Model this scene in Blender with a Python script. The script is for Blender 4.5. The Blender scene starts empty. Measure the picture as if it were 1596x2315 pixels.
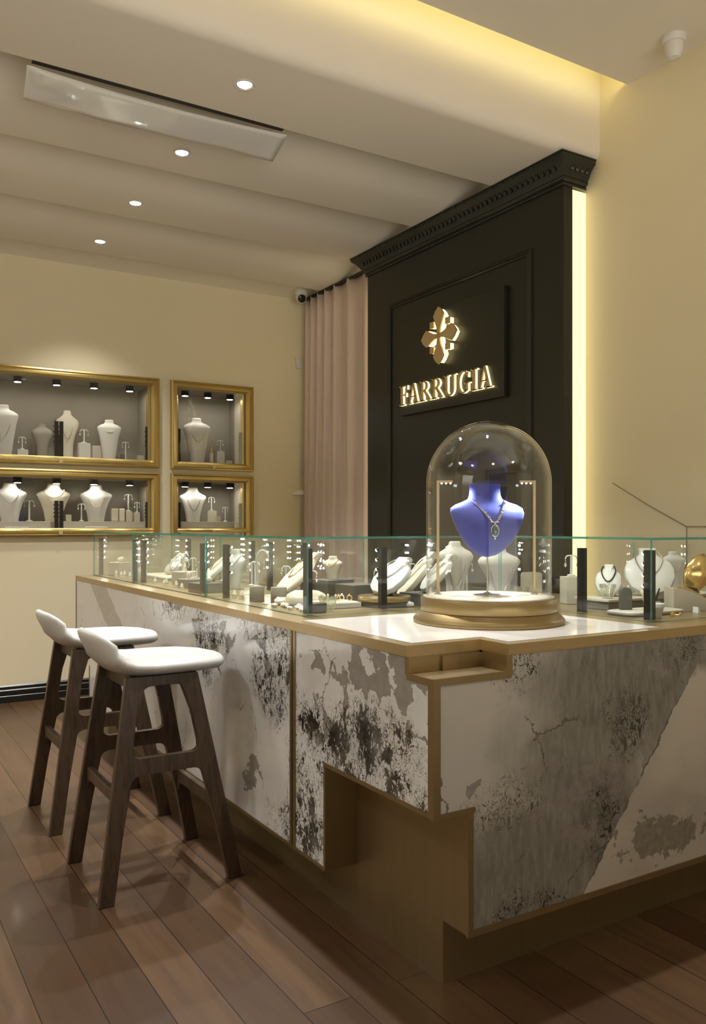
import bpy, bmesh, math, random
from mathutils import Vector, Matrix
random.seed(7)
PI = math.pi
sc = bpy.context.scene
C = sc.collection
# ------------------------------------------------------------------ camera
FPX, CX, HY, EYE, YAW = 1900.0, 798.0, 1187.0, 1.25, math.radians(31.47)
FW = Vector((math.sin(YAW), math.cos(YAW), 0)); RT = Vector((math.cos(YAW), -math.sin(YAW), 0))
cam_d = bpy.data.cameras.new('camera'); cam = bpy.data.objects.new('camera', cam_d); C.objects.link(cam)
cam.location = (0, 0, EYE); cam.rotation_euler = (PI / 2, 0, -YAW)
cam_d.sensor_fit = 'HORIZONTAL'; cam_d.sensor_width = 36; cam_d.lens = 36 * FPX / 1596
cam_d.shift_y = (HY - 1157.5) / 1596; cam_d.clip_start = 0.05; cam_d.clip_end = 60
sc.camera = cam
sc.view_settings.view_transform = 'Standard'; sc.view_settings.look = 'None'
sc.view_settings.exposure = -0.06; sc.view_settings.gamma = 1.0
sc.cycles.sample_clamp_indirect = 6.0; sc.cycles.max_bounces = 10; sc.cycles.transparent_max_bounces = 40
sc.cycles.caustics_reflective = False; sc.cycles.caustics_refractive = False
w = bpy.data.worlds.new('world'); sc.world = w; w.use_nodes = True
_b = w.node_tree.nodes['Background']; _b.inputs[0].default_value = (1, .93, .83, 1)
# added world gradient, bright below the horizon as fill for ceiling and walls, dim above
_tc = w.node_tree.nodes.new('ShaderNodeTexCoord'); _sp = w.node_tree.nodes.new('ShaderNodeSeparateXYZ'); _mr = w.node_tree.nodes.new('ShaderNodeMapRange')
w.node_tree.links.new(_tc.outputs['Generated'], _sp.inputs[0]); w.node_tree.links.new(_sp.outputs[2], _mr.inputs[0])
for _i, _v in ((1, -.14), (2, .04), (3, 3.9), (4, .10)): _mr.inputs[_i].default_value = _v
w.node_tree.links.new(_mr.outputs[0], _b.inputs[1])
SPOT_W = 21.5        # watts of one ceiling downlight
GLOW_COVE = 17.0; GLOW_STRIP = 1.7; GLOW_SIGN = 2.6; LED = 190.0

def ray(px, py): return FW + RT * ((px - CX) / FPX) + Vector((0, 0, (HY - py) / FPX))
def onz(px, py, z): r = ray(px, py); t = (z - EYE) / r.z; p = r * t; return Vector((p.x, p.y, z))
def onx(px, py, x): r = ray(px, py); t = x / r.x; p = r * t; return Vector((x, p.y, p.z + EYE))
def ony(px, py, y): r = ray(px, py); t = y / r.y; p = r * t; return Vector((p.x, y, p.z + EYE))

# ------------------------------------------------------------------ materials
class NT:
    def __init__(s, name):
        s.m = bpy.data.materials.new(name); s.m.use_nodes = True
        s.t = s.m.node_tree; s.t.nodes.clear(); s.out = s.n('ShaderNodeOutputMaterial')
    def n(s, typ, **kw):
        nd = s.t.nodes.new(typ)
        for k, v in kw.items(): setattr(nd, k, v)
        return nd
    def l(s, a, b): s.t.links.new(a, b)
    def put(s, sock, v):
        if hasattr(v, 'is_output') or isinstance(v, bpy.types.NodeSocket): s.l(v, sock)
        else: sock.default_value = v
    def math(s, op, a, b=0.0, c=0.0, clamp=False):
        nd = s.n('ShaderNodeMath', operation=op); nd.use_clamp = clamp
        s.put(nd.inputs[0], a); s.put(nd.inputs[1], b); s.put(nd.inputs[2], c); return nd.outputs[0]
    def mix(s, f, a, b):
        nd = s.n('ShaderNodeMix', data_type='RGBA'); s.put(nd.inputs[0], f)
        for k, v in ((6, a), (7, b)):
            if isinstance(v, tuple): v = (*v[:3], 1)
            s.put(nd.inputs[k], v)
        return nd.outputs[2]
    def ss(s, v, lo, hi):
        nd = s.n('ShaderNodeMapRange', interpolation_type='SMOOTHSTEP'); s.put(nd.inputs[0], v)
        nd.inputs[1].default_value = lo; nd.inputs[2].default_value = hi; return nd.outputs[0]
    def noise(s, vec, scale, detail=4, rough=.5, dist=0.0, col=False):
        nd = s.n('ShaderNodeTexNoise'); s.l(vec, nd.inputs['Vector']); nd.inputs['Scale'].default_value = scale
        nd.inputs['Detail'].default_value = detail; nd.inputs['Roughness'].default_value = rough
        nd.inputs['Distortion'].default_value = dist; return nd.outputs[1 if col else 0]
    def bsdf(s, col, rough=.5, metal=0.0, **kw):
        b = s.n('ShaderNodeBsdfPrincipled')
        if isinstance(col, tuple): col = (*col[:3], 1)
        s.put(b.inputs['Base Color'], col); s.put(b.inputs['Roughness'], rough); s.put(b.inputs['Metallic'], metal)
        for k, v in kw.items(): s.put(b.inputs[k], v)
        s.l(b.outputs[0], s.out.inputs[0]); return b
    def coords(s, kind='Object'): return s.n('ShaderNodeTexCoord').outputs[kind]
    def pos(s): return s.n('ShaderNodeNewGeometry').outputs['Position']

def mat(name, col, rough=.5, metal=0.0, var=.06, scale=30, bump=0.0, **kw):
    t = NT(name); p = t.coords()
    f = t.noise(p, scale, 4)
    c2 = tuple(min(1, c * (1 + var)) for c in col); c1 = tuple(c * (1 - var) for c in col)
    r = t.math('MULTIPLY_ADD', f, .1, rough - .05, clamp=True)
    kk = {k.replace('_', ' '): v for k, v in kw.items()}
    b = t.bsdf(t.mix(f, c1, c2), r, metal, **kk)
    if bump:
        bn = t.n('ShaderNodeBump'); bn.inputs['Strength'].default_value = bump; bn.inputs['Distance'].default_value = .002
        t.l(t.noise(p, scale * 4, 3), bn.inputs['Height']); t.l(bn.outputs[0], b.inputs['Normal'])
    return t.m
def emit(name, col, s):
    t = NT(name); e = t.n('ShaderNodeEmission'); e.inputs[0].default_value = (*col, 1); e.inputs[1].default_value = s
    t.l(e.outputs[0], t.out.inputs[0]); return t.m
def glass(name, tint=(1, 1, 1), gl=1.0, ior=1.45, base=0.0):
    t = NT(name); tr = t.n('ShaderNodeBsdfTransparent'); tr.inputs[0].default_value = (*tint, 1)
    g = t.n('ShaderNodeBsdfGlossy'); g.inputs['Roughness'].default_value = .02; g.inputs[0].default_value = (1, 1, 1, 1)
    lw = t.n('ShaderNodeLayerWeight'); lw.inputs[0].default_value = .5
    f0 = ((ior - 1) / (ior + 1)) ** 2
    fr = t.math('MULTIPLY_ADD', t.math('POWER', lw.outputs['Facing'], 5.0), 1 - f0, f0)
    f = t.math('MULTIPLY_ADD', fr, gl, base, clamp=True)
    mx = t.n('ShaderNodeMixShader'); t.l(f, mx.inputs[0]); t.l(tr.outputs[0], mx.inputs[1]); t.l(g.outputs[0], mx.inputs[2])
    t.l(mx.outputs[0], t.out.inputs[0]); return t.m

M = {}
M['wall'] = mat('cream_paint', (.80, .71, .50), .6, var=.02, scale=3, bump=.05)
M['ceil'] = mat('ceiling_paint', (.80, .74, .64), .7, var=.02, scale=3)
M['black'] = mat('black_green_lacquer', (.015, .016, .010), .38, var=.1, scale=3)
M['cornice'] = mat('black_cornice_paint', (.014, .017, .013), .3, var=.15, scale=20)
M['base'] = mat('black_baseboard_paint', (.012, .012, .010), .3)
M['curtain'] = mat('dusty_pink_fabric', (.78, .64, .58), .85, var=.05, scale=60, bump=.2)
M['white_leather'] = mat('white_leather', (.50, .495, .485), .42, var=.02, scale=80, bump=.08)
M['walnut'] = None
M['cream_leather'] = mat('cream_leatherette', (.64, .59, .46), .55, var=.03)
M['white_sat'] = mat('white_satin', (.66, .645, .59), .45, var=.02)
M['stone'] = mat('pale_stone_board', (.55, .50, .40), .6, var=.04)
M['grey'] = mat('grey_suede', (.27, .25, .20), .8, var=.05)
M['greydark'] = mat('dark_grey_suede', (.11, .105, .085), .75, var=.05)
M['blackm'] = mat('black_metal', (.012, .013, .014), .3, .4)
M['silver'] = mat('silver', (.85, .84, .82), .18, 1.0)
M['steel'] = mat('brushed_steel', (.55, .54, .50), .3, 1.0)
M['goldj'] = mat('yellow_gold', (.85, .62, .25), .22, 1.0)
M['pearl'] = mat('pearl', (.85, .80, .68), .2, 0, var=.02)
M['emerald'] = mat('emerald', (.01, .09, .05), .05, 0, Coat_Weight=1.0)
M['velvet'] = mat('blue_velvet', (.045, .062, .42), .7, var=.05, scale=80, Sheen_Weight=.15)
M['velvet_dark'] = M['velvet']
M['plast'] = mat('white_plastic', (.72, .70, .65), .35)
M['lens'] = mat('black_lens', (.01, .01, .01), .08)
M['niche'] = mat('taupe_fabric_lining', (.30, .27, .22), .8, var=.05, scale=60)
M['card'] = mat('white_card', (.9, .9, .86), .5)
M['frost'] = glass('clear_cup_glass', (.93, .95, .92), 1.2, 1.5, .12)
M['pane'] = glass('case_glass', (.975, .99, .98), 1.0, 1.45)
M['door_glass'] = glass('door_glass', (.97, .97, .96), 1.0, 1.3)
M['dome'] = glass('dome_glass', (.985, .985, .975), 1.1, 1.42)
def _film():
    t = NT('clear_plastic_film'); tr = t.n('ShaderNodeBsdfTransparent'); tr.inputs[0].default_value = (.8, .79, .77, 1)
    d = t.n('ShaderNodeBsdfDiffuse'); d.inputs[0].default_value = (.90, .89, .86, 1)
    tl = t.n('ShaderNodeBsdfTranslucent'); tl.inputs[0].default_value = (.82, .80, .76, 1)
    g = t.n('ShaderNodeBsdfGlossy'); g.inputs['Roughness'].default_value = .06
    a = t.n('ShaderNodeMixShader'); a.inputs[0].default_value = .12; t.l(d.outputs[0], a.inputs[1]); t.l(tl.outputs[0], a.inputs[2])
    b = t.n('ShaderNodeMixShader'); b.inputs[0].default_value = .12; t.l(a.outputs[0], b.inputs[1]); t.l(tr.outputs[0], b.inputs[2])
    lw = t.n('ShaderNodeLayerWeight'); f = t.math('MULTIPLY_ADD', t.math('POWER', lw.outputs['Facing'], 4.0), .4, .12)
    c = t.n('ShaderNodeMixShader'); t.l(f, c.inputs[0]); t.l(b.outputs[0], c.inputs[1]); t.l(g.outputs[0], c.inputs[2])
    t.l(c.outputs[0], t.out.inputs[0]); return t.m
M['film'] = _film()
M['niche_led'] = emit('showcase_lamp', (1, .96, .86), 85)
M['rod_led'] = emit('rod_lamp', (.85, .93, 1), 14)
M['led'] = emit('led_white', (.93, .98, 1), LED)
M['bulb'] = emit('downlight_bulb', (1, .95, .86), 9)
M['sign_glow'] = emit('sign_acrylic_glow', (1, .80, .36), GLOW_SIGN)
M['strip_led2'] = emit('wall_strip_led_far', (1, .84, .45), 4.0)
M['cove_led'] = emit('cove_led', (1, .87, .36), GLOW_COVE)
M['strip_led'] = emit('wall_strip_led', (1, .84, .42), GLOW_STRIP)
def _edge():
    t = NT('teal_glass_edge')
    d = t.n('ShaderNodeBsdfDiffuse'); d.inputs[0].default_value = (.20, .46, .42, 1)
    g = t.n('ShaderNodeBsdfGlossy'); g.inputs[0].default_value = (.5, .85, .8, 1); g.inputs['Roughness'].default_value = .15
    tr = t.n('ShaderNodeBsdfTransparent'); tr.inputs[0].default_value = (.35, .75, .68, 1)
    a = t.n('ShaderNodeMixShader'); a.inputs[0].default_value = .35; t.l(d.outputs[0], a.inputs[1]); t.l(g.outputs[0], a.inputs[2])
    b = t.n('ShaderNodeMixShader'); b.inputs[0].default_value = .68; t.l(a.outputs[0], b.inputs[1]); t.l(tr.outputs[0], b.inputs[2])
    t.l(b.outputs[0], t.out.inputs[0]); return t.m
M['edge'] = _edge()
def _metal(name, col, rough, axis):
    t = NT(name); p = t.coords(); mp = t.n('ShaderNodeMapping'); t.l(p, mp.inputs[0])
    mp.inputs['Scale'].default_value = axis
    f = t.noise(mp.outputs[0], 90, 3)
    f2 = t.noise(p, 2.5, 3)
    c = t.mix(f, tuple(x * .9 for x in col), tuple(min(1, x * 1.08) for x in col))
    t.bsdf(c, t.math('MULTIPLY_ADD', f2, .14, rough - .07), .85); return t.m
M['bronze'] = _metal('brushed_bronze', (.33, .25, .135), .36, (1, 1, .04))
M['champ'] = _metal('champagne_gold', (.50, .385, .215), .34, (.05, .05, 1))
M['base_gold'] = _metal('aged_gold_base', (.33, .245, .115), .40, (.05, .05, 1))
M['frame_gold'] = _metal('satin_gold_frame', (.56, .42, .16), .38, (1, 1, .1))
M['brass'] = mat('sign_brass', (.62, .46, .22), .38, .35)
def _walnut():
    t = NT('dark_walnut'); p = t.coords(); mp = t.n('ShaderNodeMapping'); t.l(p, mp.inputs[0]); mp.inputs['Scale'].default_value = (6, 6, .7)
    f = t.noise(mp.outputs[0], 9, 6, .6, 1.2)
    c = t.mix(t.ss(f, .3, .7), (.034, .020, .011), (.078, .048, .027)); t.bsdf(c, .38); return t.m
M['walnut'] = _walnut()
def _floor():
    t = NT('floor_planks'); p = t.pos(); sx = t.n('ShaderNodeSeparateXYZ'); t.l(p, sx.inputs[0])
    cb = t.n('ShaderNodeCombineXYZ'); t.l(sx.outputs[1], cb.inputs[0]); t.l(sx.outputs[0], cb.inputs[1])
    br = t.n('ShaderNodeTexBrick', offset=.37, offset_frequency=2); t.l(cb.outputs[0], br.inputs['Vector'])
    br.inputs['Color1'].default_value = (0, 0, 0, 1); br.inputs['Color2'].default_value = (1, 1, 1, 1); br.inputs['Mortar'].default_value = (.5, .5, .5, 1)
    br.inputs['Scale'].default_value = 1; br.inputs['Brick Width'].default_value = 1.9; br.inputs['Row Height'].default_value = .145
    br.inputs['Mortar Size'].default_value = .0017; br.inputs['Mortar Smooth'].default_value = .3; br.inputs['Bias'].default_value = 0
    rnd = t.n('ShaderNodeSeparateColor'); t.l(br.outputs[0], rnd.inputs[0])
    wn = rnd.outputs[0]
    cb2 = t.n('ShaderNodeCombineXYZ'); t.l(t.math('MULTIPLY', sx.outputs[1], .9), cb2.inputs[0]); t.l(t.math('MULTIPLY', sx.outputs[0], 11), cb2.inputs[1]); t.l(t.math('MULTIPLY', wn, 9), cb2.inputs[2])
    g = t.noise(cb2.outputs[0], 2.2, 7, .62, .9)
    base = t.mix(wn, (.062, .032, .016), (.115, .064, .031))
    c = t.mix(t.ss(g, .35, .75), base, t.mix(.5, base, (.035, .019, .013)))
    c = t.mix(br.outputs['Fac'], c, (.008, .005, .004))
    blot = t.noise(p, 1.6, 3)
    b = t.bsdf(c, t.math('MULTIPLY_ADD', blot, .25, .25)); b.inputs['Coat Weight'].default_value = .08; b.inputs['Coat Roughness'].default_value = .10; b.inputs['Specular IOR Level'].default_value = .35
    bn = t.n('ShaderNodeBump'); bn.inputs['Strength'].default_value = .25; bn.inputs['Distance'].default_value = .002
    t.l(t.math('SUBTRACT', t.math('MULTIPLY', g, .25), br.outputs['Fac']), bn.inputs['Height']); t.l(bn.outputs[0], b.inputs['Normal'])
    return t.m
M['floor'] = _floor()

XL, YF, ZT = 1.295, 1.72, .928       # left face, front face and top of the counter
def marble(name, axis, clouds, patches, twigs, special=None):
    """polished white stone; clouds/patches/twigs are lists of (u,v,ru,rv,weight) in metres on the face"""
    t = NT(name); p = t.pos(); s = t.n('ShaderNodeSeparateXYZ'); t.l(p, s.inputs[0])
    u = s.outputs[0 if axis == 'x' else 1]; v = s.outputs[2]
    cb = t.n('ShaderNodeCombineXYZ'); t.l(u, cb.inputs[0]); t.l(v, cb.inputs[1]); vec = cb.outputs[0]
    n1 = t.n('ShaderNodeSeparateColor'); t.l(t.noise(vec, 9, 5, .6, 0, True), n1.inputs[0])
    n2 = t.n('ShaderNodeSeparateColor'); t.l(t.noise(vec, 34, 4, .6, 0, True), n2.inputs[0])
    du = t.math('ADD', t.math('MULTIPLY_ADD', n1.outputs[0], .16, -.08), t.math('MULTIPLY_ADD', n2.outputs[0], .04, -.02))
    dv = t.math('ADD', t.math('MULTIPLY_ADD', n1.outputs[1], .16, -.08), t.math('MULTIPLY_ADD', n2.outputs[1], .04, -.02))
    uu = t.math('ADD', u, du); vv = t.math('ADD', v, dv)
    def blobs(lst, soft):
        acc = None
        for (bu, bv, ru, rv, wt) in lst:
            a = t.math('DIVIDE', t.math('SUBTRACT', uu, bu), ru); b = t.math('DIVIDE', t.math('SUBTRACT', vv, bv), rv)
            d = t.math('ADD', t.math('MULTIPLY', a, a), t.math('MULTIPLY', b, b))
            m = t.math('MULTIPLY', t.ss(d, 1 + soft, max(0, 1 - soft)), wt) if False else t.math('MULTIPLY', t.math('SUBTRACT', 1, t.ss(d, 1 - soft, 1 + soft)), wt)
            acc = m if acc is None else t.math('MAXIMUM', acc, m)
        return acc
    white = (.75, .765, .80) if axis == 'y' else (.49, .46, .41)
    col = t.mix(t.math('MULTIPLY', t.ss(t.noise(vec, 3.0, 4, .6), .45, .75), .45), white, (.50, .48, .46))
    cl = t.math('MULTIPLY', blobs(clouds, .85), t.math('MULTIPLY_ADD', t.ss(t.noise(vec, 5, 5, .6), .35, .62), .8, .2)) if axis == 'y' else blobs(clouds, .75)
    stre = t.n('ShaderNodeMapping'); t.l(vec, stre.inputs[0]); stre.inputs['Scale'].default_value = (3.2, .8, 1)
    st = t.noise(stre.outputs[0], 14, 6, .7)
    ctex = t.mix(t.ss(st, .3, .72), (.20, .19, .16), (.075, .070, .054))
    col = t.mix(t.math('MULTIPLY', cl, .85), col, ctex)
    # patches: hard edged angular grey flakes out of a voronoi
    dvec = t.n('ShaderNodeVectorMath', operation='ADD'); t.l(vec, dvec.inputs[0])
    cc = t.n('ShaderNodeCombineXYZ'); t.l(du, cc.inputs[0]); t.l(dv, cc.inputs[1]); t.l(cc.outputs[0], dvec.inputs[1])
    vo = t.n('ShaderNodeTexVoronoi', feature='F1'); t.l(dvec.outputs[0], vo.inputs['Vector']); vo.inputs['Scale'].default_value = 17
    vc = t.n('ShaderNodeSeparateColor'); t.l(vo.outputs['Color'], vc.inputs[0])
    pm = blobs(patches, .5)
    flake = t.math('GREATER_THAN', t.math('ADD', t.math('MULTIPLY', vc.outputs[0], .62), t.math('MULTIPLY', pm, .6)), .86)
    flake = t.math('MULTIPLY', flake, t.math('GREATER_THAN', pm, .05))
    fcol = t.mix(t.math('MULTIPLY', n2.outputs[2], 1.0), (.13, .115, .10), (.36, .33, .31))
    col = t.mix(t.math('MULTIPLY', flake, .85), col, fcol)
    # twigs: fine dark filaments and small leaf-like spots
    tm = blobs(twigs, .85)
    mp = t.n('ShaderNodeMapping'); t.l(vec, mp.inputs[0]); mp.inputs['Scale'].default_value = (1.45, .8, 1); mp.inputs['Rotation'].default_value = (0, 0, .22)
    ra = t.math('ABSOLUTE', t.math('SUBTRACT', t.noise(mp.outputs[0], 30, 3, .55, 1.6), .5))
    rb_ = t.math('ABSOLUTE', t.math('SUBTRACT', t.noise(mp.outputs[0], 13, 4, .6, 2.2), .5))
    mod = t.ss(t.noise(vec, 7, 3, .6), .34, .62)
    tmm = t.math('MULTIPLY', tm, mod)
    va = t.math('LESS_THAN', ra, t.math('MULTIPLY', tmm, .055))
    vb = t.math('LESS_THAN', rb_, t.math('MULTIPLY', tm, .014))
    sp = t.math('MULTIPLY', t.ss(t.math('ADD', t.noise(mp.outputs[0], 42, 3, .6, .8), t.math('MULTIPLY', tmm, .20)), .68, .71), t.ss(tm, .1, .5))
    sp2 = t.math('MULTIPLY', t.ss(t.math('ADD', t.noise(mp.outputs[0], 15, 5, .65, .5), t.math('MULTIPLY', tmm, .19)), .66, .70), t.ss(tm, .2, .7))
    tw = t.math('MAXIMUM', t.math('MAXIMUM', va, t.math('MULTIPLY', vb, .8)), t.math('MAXIMUM', sp, sp2))
    col = t.mix(t.math('MULTIPLY', tw, t.math('MULTIPLY_ADD', n1.outputs[2], .9, .5), clamp=True), col, (.040, .034, .027))
    # sparse long hairlines
    hv = t.n('ShaderNodeTexVoronoi', feature='DISTANCE_TO_EDGE'); t.l(dvec.outputs[0], hv.inputs['Vector']); hv.inputs['Scale'].default_value = 3.1
    hl = t.math('MULTIPLY', t.math('LESS_THAN', hv.outputs[0], .006), t.ss(t.noise(vec, 5, 2), .52, .6))
    col = t.mix(t.math('MULTIPLY', hl, .8), col, (.10, .085, .07))
    if special: col = special(t, u, v, du, dv, vec, col, n1, n2)
    t.bsdf(col, .05, 0.0); return t.m
def LB(px, py, rw, rh, wt=1.0):
    p = onx(px, py, XL); q = onx(px + rw, py, XL); d = onx(px, py + rh, XL)
    return (p.y, p.z, abs(q.y - p.y), abs(p.z - d.z), wt)
def RB(px, py, rw, rh, wt=1.0):
    p = ony(px, py, YF); q = ony(px + rw, py, YF); d = ony(px, py + rh, YF)
    return (p.x, p.z, abs(q.x - p.x), abs(p.z - d.z), wt)
def drape(t, u, v, du, dv, vec, col, n1, n2):
    # the grey streak hanging from the top at the far end of the left face
    a = onx(215, 1320, XL); b = onx(268, 1450, XL)
    k = (b.y - a.y) / (b.z - a.z)
    d = t.math('SUBTRACT', t.math('SUBTRACT', u, a.y), t.math('MULTIPLY', t.math('SUBTRACT', v, a.z), k))
    d = t.math('ADD', d, t.math('MULTIPLY', du, .8))
    m = t.math('MULTIPLY', t.ss(t.math('ABSOLUTE', t.math('ADD', d, .06)), .23, .21), t.ss(v, .70, .74))
    m = t.math('MULTIPLY', t.math('SUBTRACT', 1, t.ss(t.math('ABSOLUTE', t.math('ADD', d, .06)), .17, .19)), t.ss(v, .62, .68))
    return t.mix(t.math('MULTIPLY', m, .75), col, t.mix(n2.outputs[0], (.24, .23, .20), (.55, .53, .48)))
def wedge(t, u, v, du, dv, vec, col, n1, n2):
    # pale slab with a sharp slanting edge, lower right of the front face
    a = ony(1560, 1530, YF); b = ony(1325, 2010, YF)
    k = (b.x - a.x) / (b.z - a.z)
    d = t.math('SUBTRACT', t.math('SUBTRACT', u, a.x), t.math('MULTIPLY', t.math('SUBTRACT', v, a.z), k))
    d = t.math('ADD', d, t.math('MULTIPLY', t.math('ADD', du, dv), .35))
    m = t.math('MULTIPLY', t.ss(d, -.002, .004), t.math('SUBTRACT', 1, t.ss(t.math('ADD', v, du), a.z - .02, a.z + .05)))
    pale = t.mix(t.ss(t.noise(vec, 4, 4), .4, .7), (.50, .455, .39), (.42, .38, .33))
    q = ony(1500, 1885, YF); qx, qz = q.x, q.z
    aa = t.math('DIVIDE', t.math('SUBTRACT', t.math('MULTIPLY_ADD', du, 2.6, u), qx), .17); bb = t.math('DIVIDE', t.math('SUBTRACT', t.math('MULTIPLY_ADD', dv, 1.5, v), qz), .065)
    bm = t.math('SUBTRACT', 1, t.ss(t.math('ADD', t.math('MULTIPLY', aa, aa), t.math('MULTIPLY', bb, bb)), .9, 1.1))
    pale = t.mix(t.math('MULTIPLY', bm, .9), pale, t.mix(t.noise(vec, 40, 5), (.10, .09, .06), (.34, .31, .25)))
    col = t.mix(m, col, pale)
    e = t.math('MULTIPLY', t.math('SUBTRACT', 1, t.ss(t.math('ABSOLUTE', d), .002, .006)), t.ss(t.noise(vec, 8, 2), .45, .55))
    return t.mix(t.math('MULTIPLY', e, .8), col, (.05, .045, .035))
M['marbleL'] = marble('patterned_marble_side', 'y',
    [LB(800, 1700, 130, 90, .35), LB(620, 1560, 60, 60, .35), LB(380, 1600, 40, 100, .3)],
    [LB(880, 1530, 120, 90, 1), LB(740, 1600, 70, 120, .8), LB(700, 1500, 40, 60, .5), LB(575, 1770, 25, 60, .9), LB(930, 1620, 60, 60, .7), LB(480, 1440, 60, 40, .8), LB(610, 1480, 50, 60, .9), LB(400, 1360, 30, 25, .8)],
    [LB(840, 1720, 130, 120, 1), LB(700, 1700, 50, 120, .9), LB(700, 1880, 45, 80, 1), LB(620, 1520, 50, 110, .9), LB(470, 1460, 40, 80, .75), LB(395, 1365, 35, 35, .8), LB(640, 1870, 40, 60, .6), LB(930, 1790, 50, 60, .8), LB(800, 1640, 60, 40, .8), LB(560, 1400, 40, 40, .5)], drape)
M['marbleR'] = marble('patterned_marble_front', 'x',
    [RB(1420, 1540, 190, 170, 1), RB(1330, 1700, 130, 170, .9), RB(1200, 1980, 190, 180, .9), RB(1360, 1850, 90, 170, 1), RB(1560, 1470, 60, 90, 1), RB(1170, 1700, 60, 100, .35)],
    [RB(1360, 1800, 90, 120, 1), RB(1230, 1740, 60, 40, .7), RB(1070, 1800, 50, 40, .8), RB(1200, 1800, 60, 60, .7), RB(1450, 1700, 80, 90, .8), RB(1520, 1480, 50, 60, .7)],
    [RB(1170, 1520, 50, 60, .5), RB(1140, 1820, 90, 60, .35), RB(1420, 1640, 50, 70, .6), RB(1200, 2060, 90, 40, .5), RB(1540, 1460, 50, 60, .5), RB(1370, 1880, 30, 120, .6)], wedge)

# ------------------------------------------------------------------ mesh helpers
class MB:
    """collects shapes into one mesh"""
    def __init__(s): s.bm = bmesh.new()
    def box(s, x0, y0, z0, x1, y1, z1, bev=0.0):
        v = [s.bm.verts.new(p) for p in ((x0, y0, z0), (x1, y0, z0), (x1, y1, z0), (x0, y1, z0), (x0, y0, z1), (x1, y0, z1), (x1, y1, z1), (x0, y1, z1))]
        fs = [s.bm.faces.new([v[i] for i in q]) for q in ((0, 3, 2, 1), (4, 5, 6, 7), (0, 1, 5, 4), (1, 2, 6, 5), (2, 3, 7, 6), (3, 0, 4, 7))]
        if bev > 0:
            es = list({e for f in fs for e in f.edges}); bmesh.ops.bevel(s.bm, geom=es, offset=bev, segments=2, profile=.6, affect='EDGES')
        return s
    def rings(s, rings, cap=(True, True), closed=True):
        vs = [[s.bm.verts.new(p) for p in r] for r in rings]; n = len(vs[0])
        for a, b in zip(vs, vs[1:]):
            for i in range(n if closed else n - 1):
                j = (i + 1) % n; s.bm.faces.new((a[i], a[j], b[j], b[i]))
        if cap[0]: s.bm.faces.new(list(reversed(vs[0])))
        if cap[1]: s.bm.faces.new(vs[-1])
        return s
    def lathe(s, prof, n=24, c=(0, 0, 0), cap=(True, True)):
        return s.rings([[(c[0] + r * math.cos(2 * PI * i / n), c[1] + r * math.sin(2 * PI * i / n), c[2] + z) for i in range(n)] for r, z in prof], cap)
    def loft(s, prof, n=20, c=(0, 0, 0), e=1.0, cap=(True, True)):
        """prof: (halfwidth x, halfdepth y, z, y offset)"""
        R = []
        for hx, hy, z, oy in prof:
            r = []
            for i in range(n):
                a = 2 * PI * i / n; ca, sa = math.cos(a), math.sin(a)
                r.append((c[0] + hx * math.copysign(abs(ca) ** e, ca), c[1] + oy + hy * math.copysign(abs(sa) ** e, sa), c[2] + z))
            R.append(r)
        return s.rings(R, cap)
    def tube(s, pts, r, n=8, closed=False):
        pts = [Vector(p) for p in pts]; R = []; m = len(pts); up0 = None
        for i, p in enumerate(pts):
            if closed: d = pts[(i + 1) % m] - pts[i - 1]
            else: d = pts[min(i + 1, m - 1)] - pts[max(i - 1, 0)]
            d.normalize()
            if up0 is None: up0 = Vector((0, 0, 1)) if abs(d.z) < .9 else Vector((1, 0, 0))
            a = d.cross(up0).normalized(); b = a.cross(d).normalized(); up0 = b
            rr = r[i] if isinstance(r, (list, tuple)) else r
            R.append([tuple(p + a * rr * math.cos(2 * PI * k / n) + b * rr * math.sin(2 * PI * k / n)) for k in range(n)])
        if closed: R.append(R[0]); return s.rings(R, (False, False))
        return s.rings(R)
    def sphere(s, c, r, sub=2, sc=(1, 1, 1)):
        bmesh.ops.create_icosphere(s.bm, subdivisions=sub, radius=r, matrix=Matrix.Translation(c) @ Matrix.Diagonal((*sc, 1))); return s
    def prism(s, pts, a, b, plane='xz'):
        """extrude polygon pts (u,v) from a to b along the missing axis"""
        f = {'xz': lambda u, v, k: (u, k, v), 'yz': lambda u, v, k: (k, u, v), 'xy': lambda u, v, k: (u, v, k)}[plane]
        return s.rings([[f(u, v, a) for u, v in pts], [f(u, v, b) for u, v in pts]])
    def xf(s, m): bmesh.ops.transform(s.bm, matrix=m, verts=s.bm.verts); return s
    def obj(s, name, m, parent=None, loc=(0, 0, 0), rz=0.0, smooth=False, mats=None, bev=0, weld=True):
        if weld: bmesh.ops.remove_doubles(s.bm, verts=s.bm.verts, dist=1e-6)
        bmesh.ops.recalc_face_normals(s.bm, faces=s.bm.faces)
        me = bpy.data.meshes.new(name); s.bm.to_mesh(me); s.bm.free()
        for k in (mats or [m]): me.materials.append(k)
        if smooth: me.polygons.foreach_set('use_smooth', [True] * len(me.polygons)); me.set_sharp_from_angle(angle=smooth if isinstance(smooth, float) else .7)
        o = bpy.data.objects.new(name, me); C.objects.link(o)
        if parent: o.parent = parent
        o.location = loc; o.rotation_euler = (0, 0, rz)
        if bev:
            b = o.modifiers.new('bevel', 'BEVEL'); b.width = bev; b.segments = 2; b.limit_method = 'ANGLE'
        return o
def tag(o, label, cat, group=None):
    o['label'] = label; o['category'] = cat
    if group: o['group'] = group
    return o
def thing(name, label, cat, loc=(0, 0, 0), rz=0.0, group=None):
    o = bpy.data.objects.new(name, None); C.objects.link(o); o.empty_display_size = .05
    o.location = loc; o.rotation_euler = (0, 0, rz); return tag(o, label, cat, group)
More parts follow.
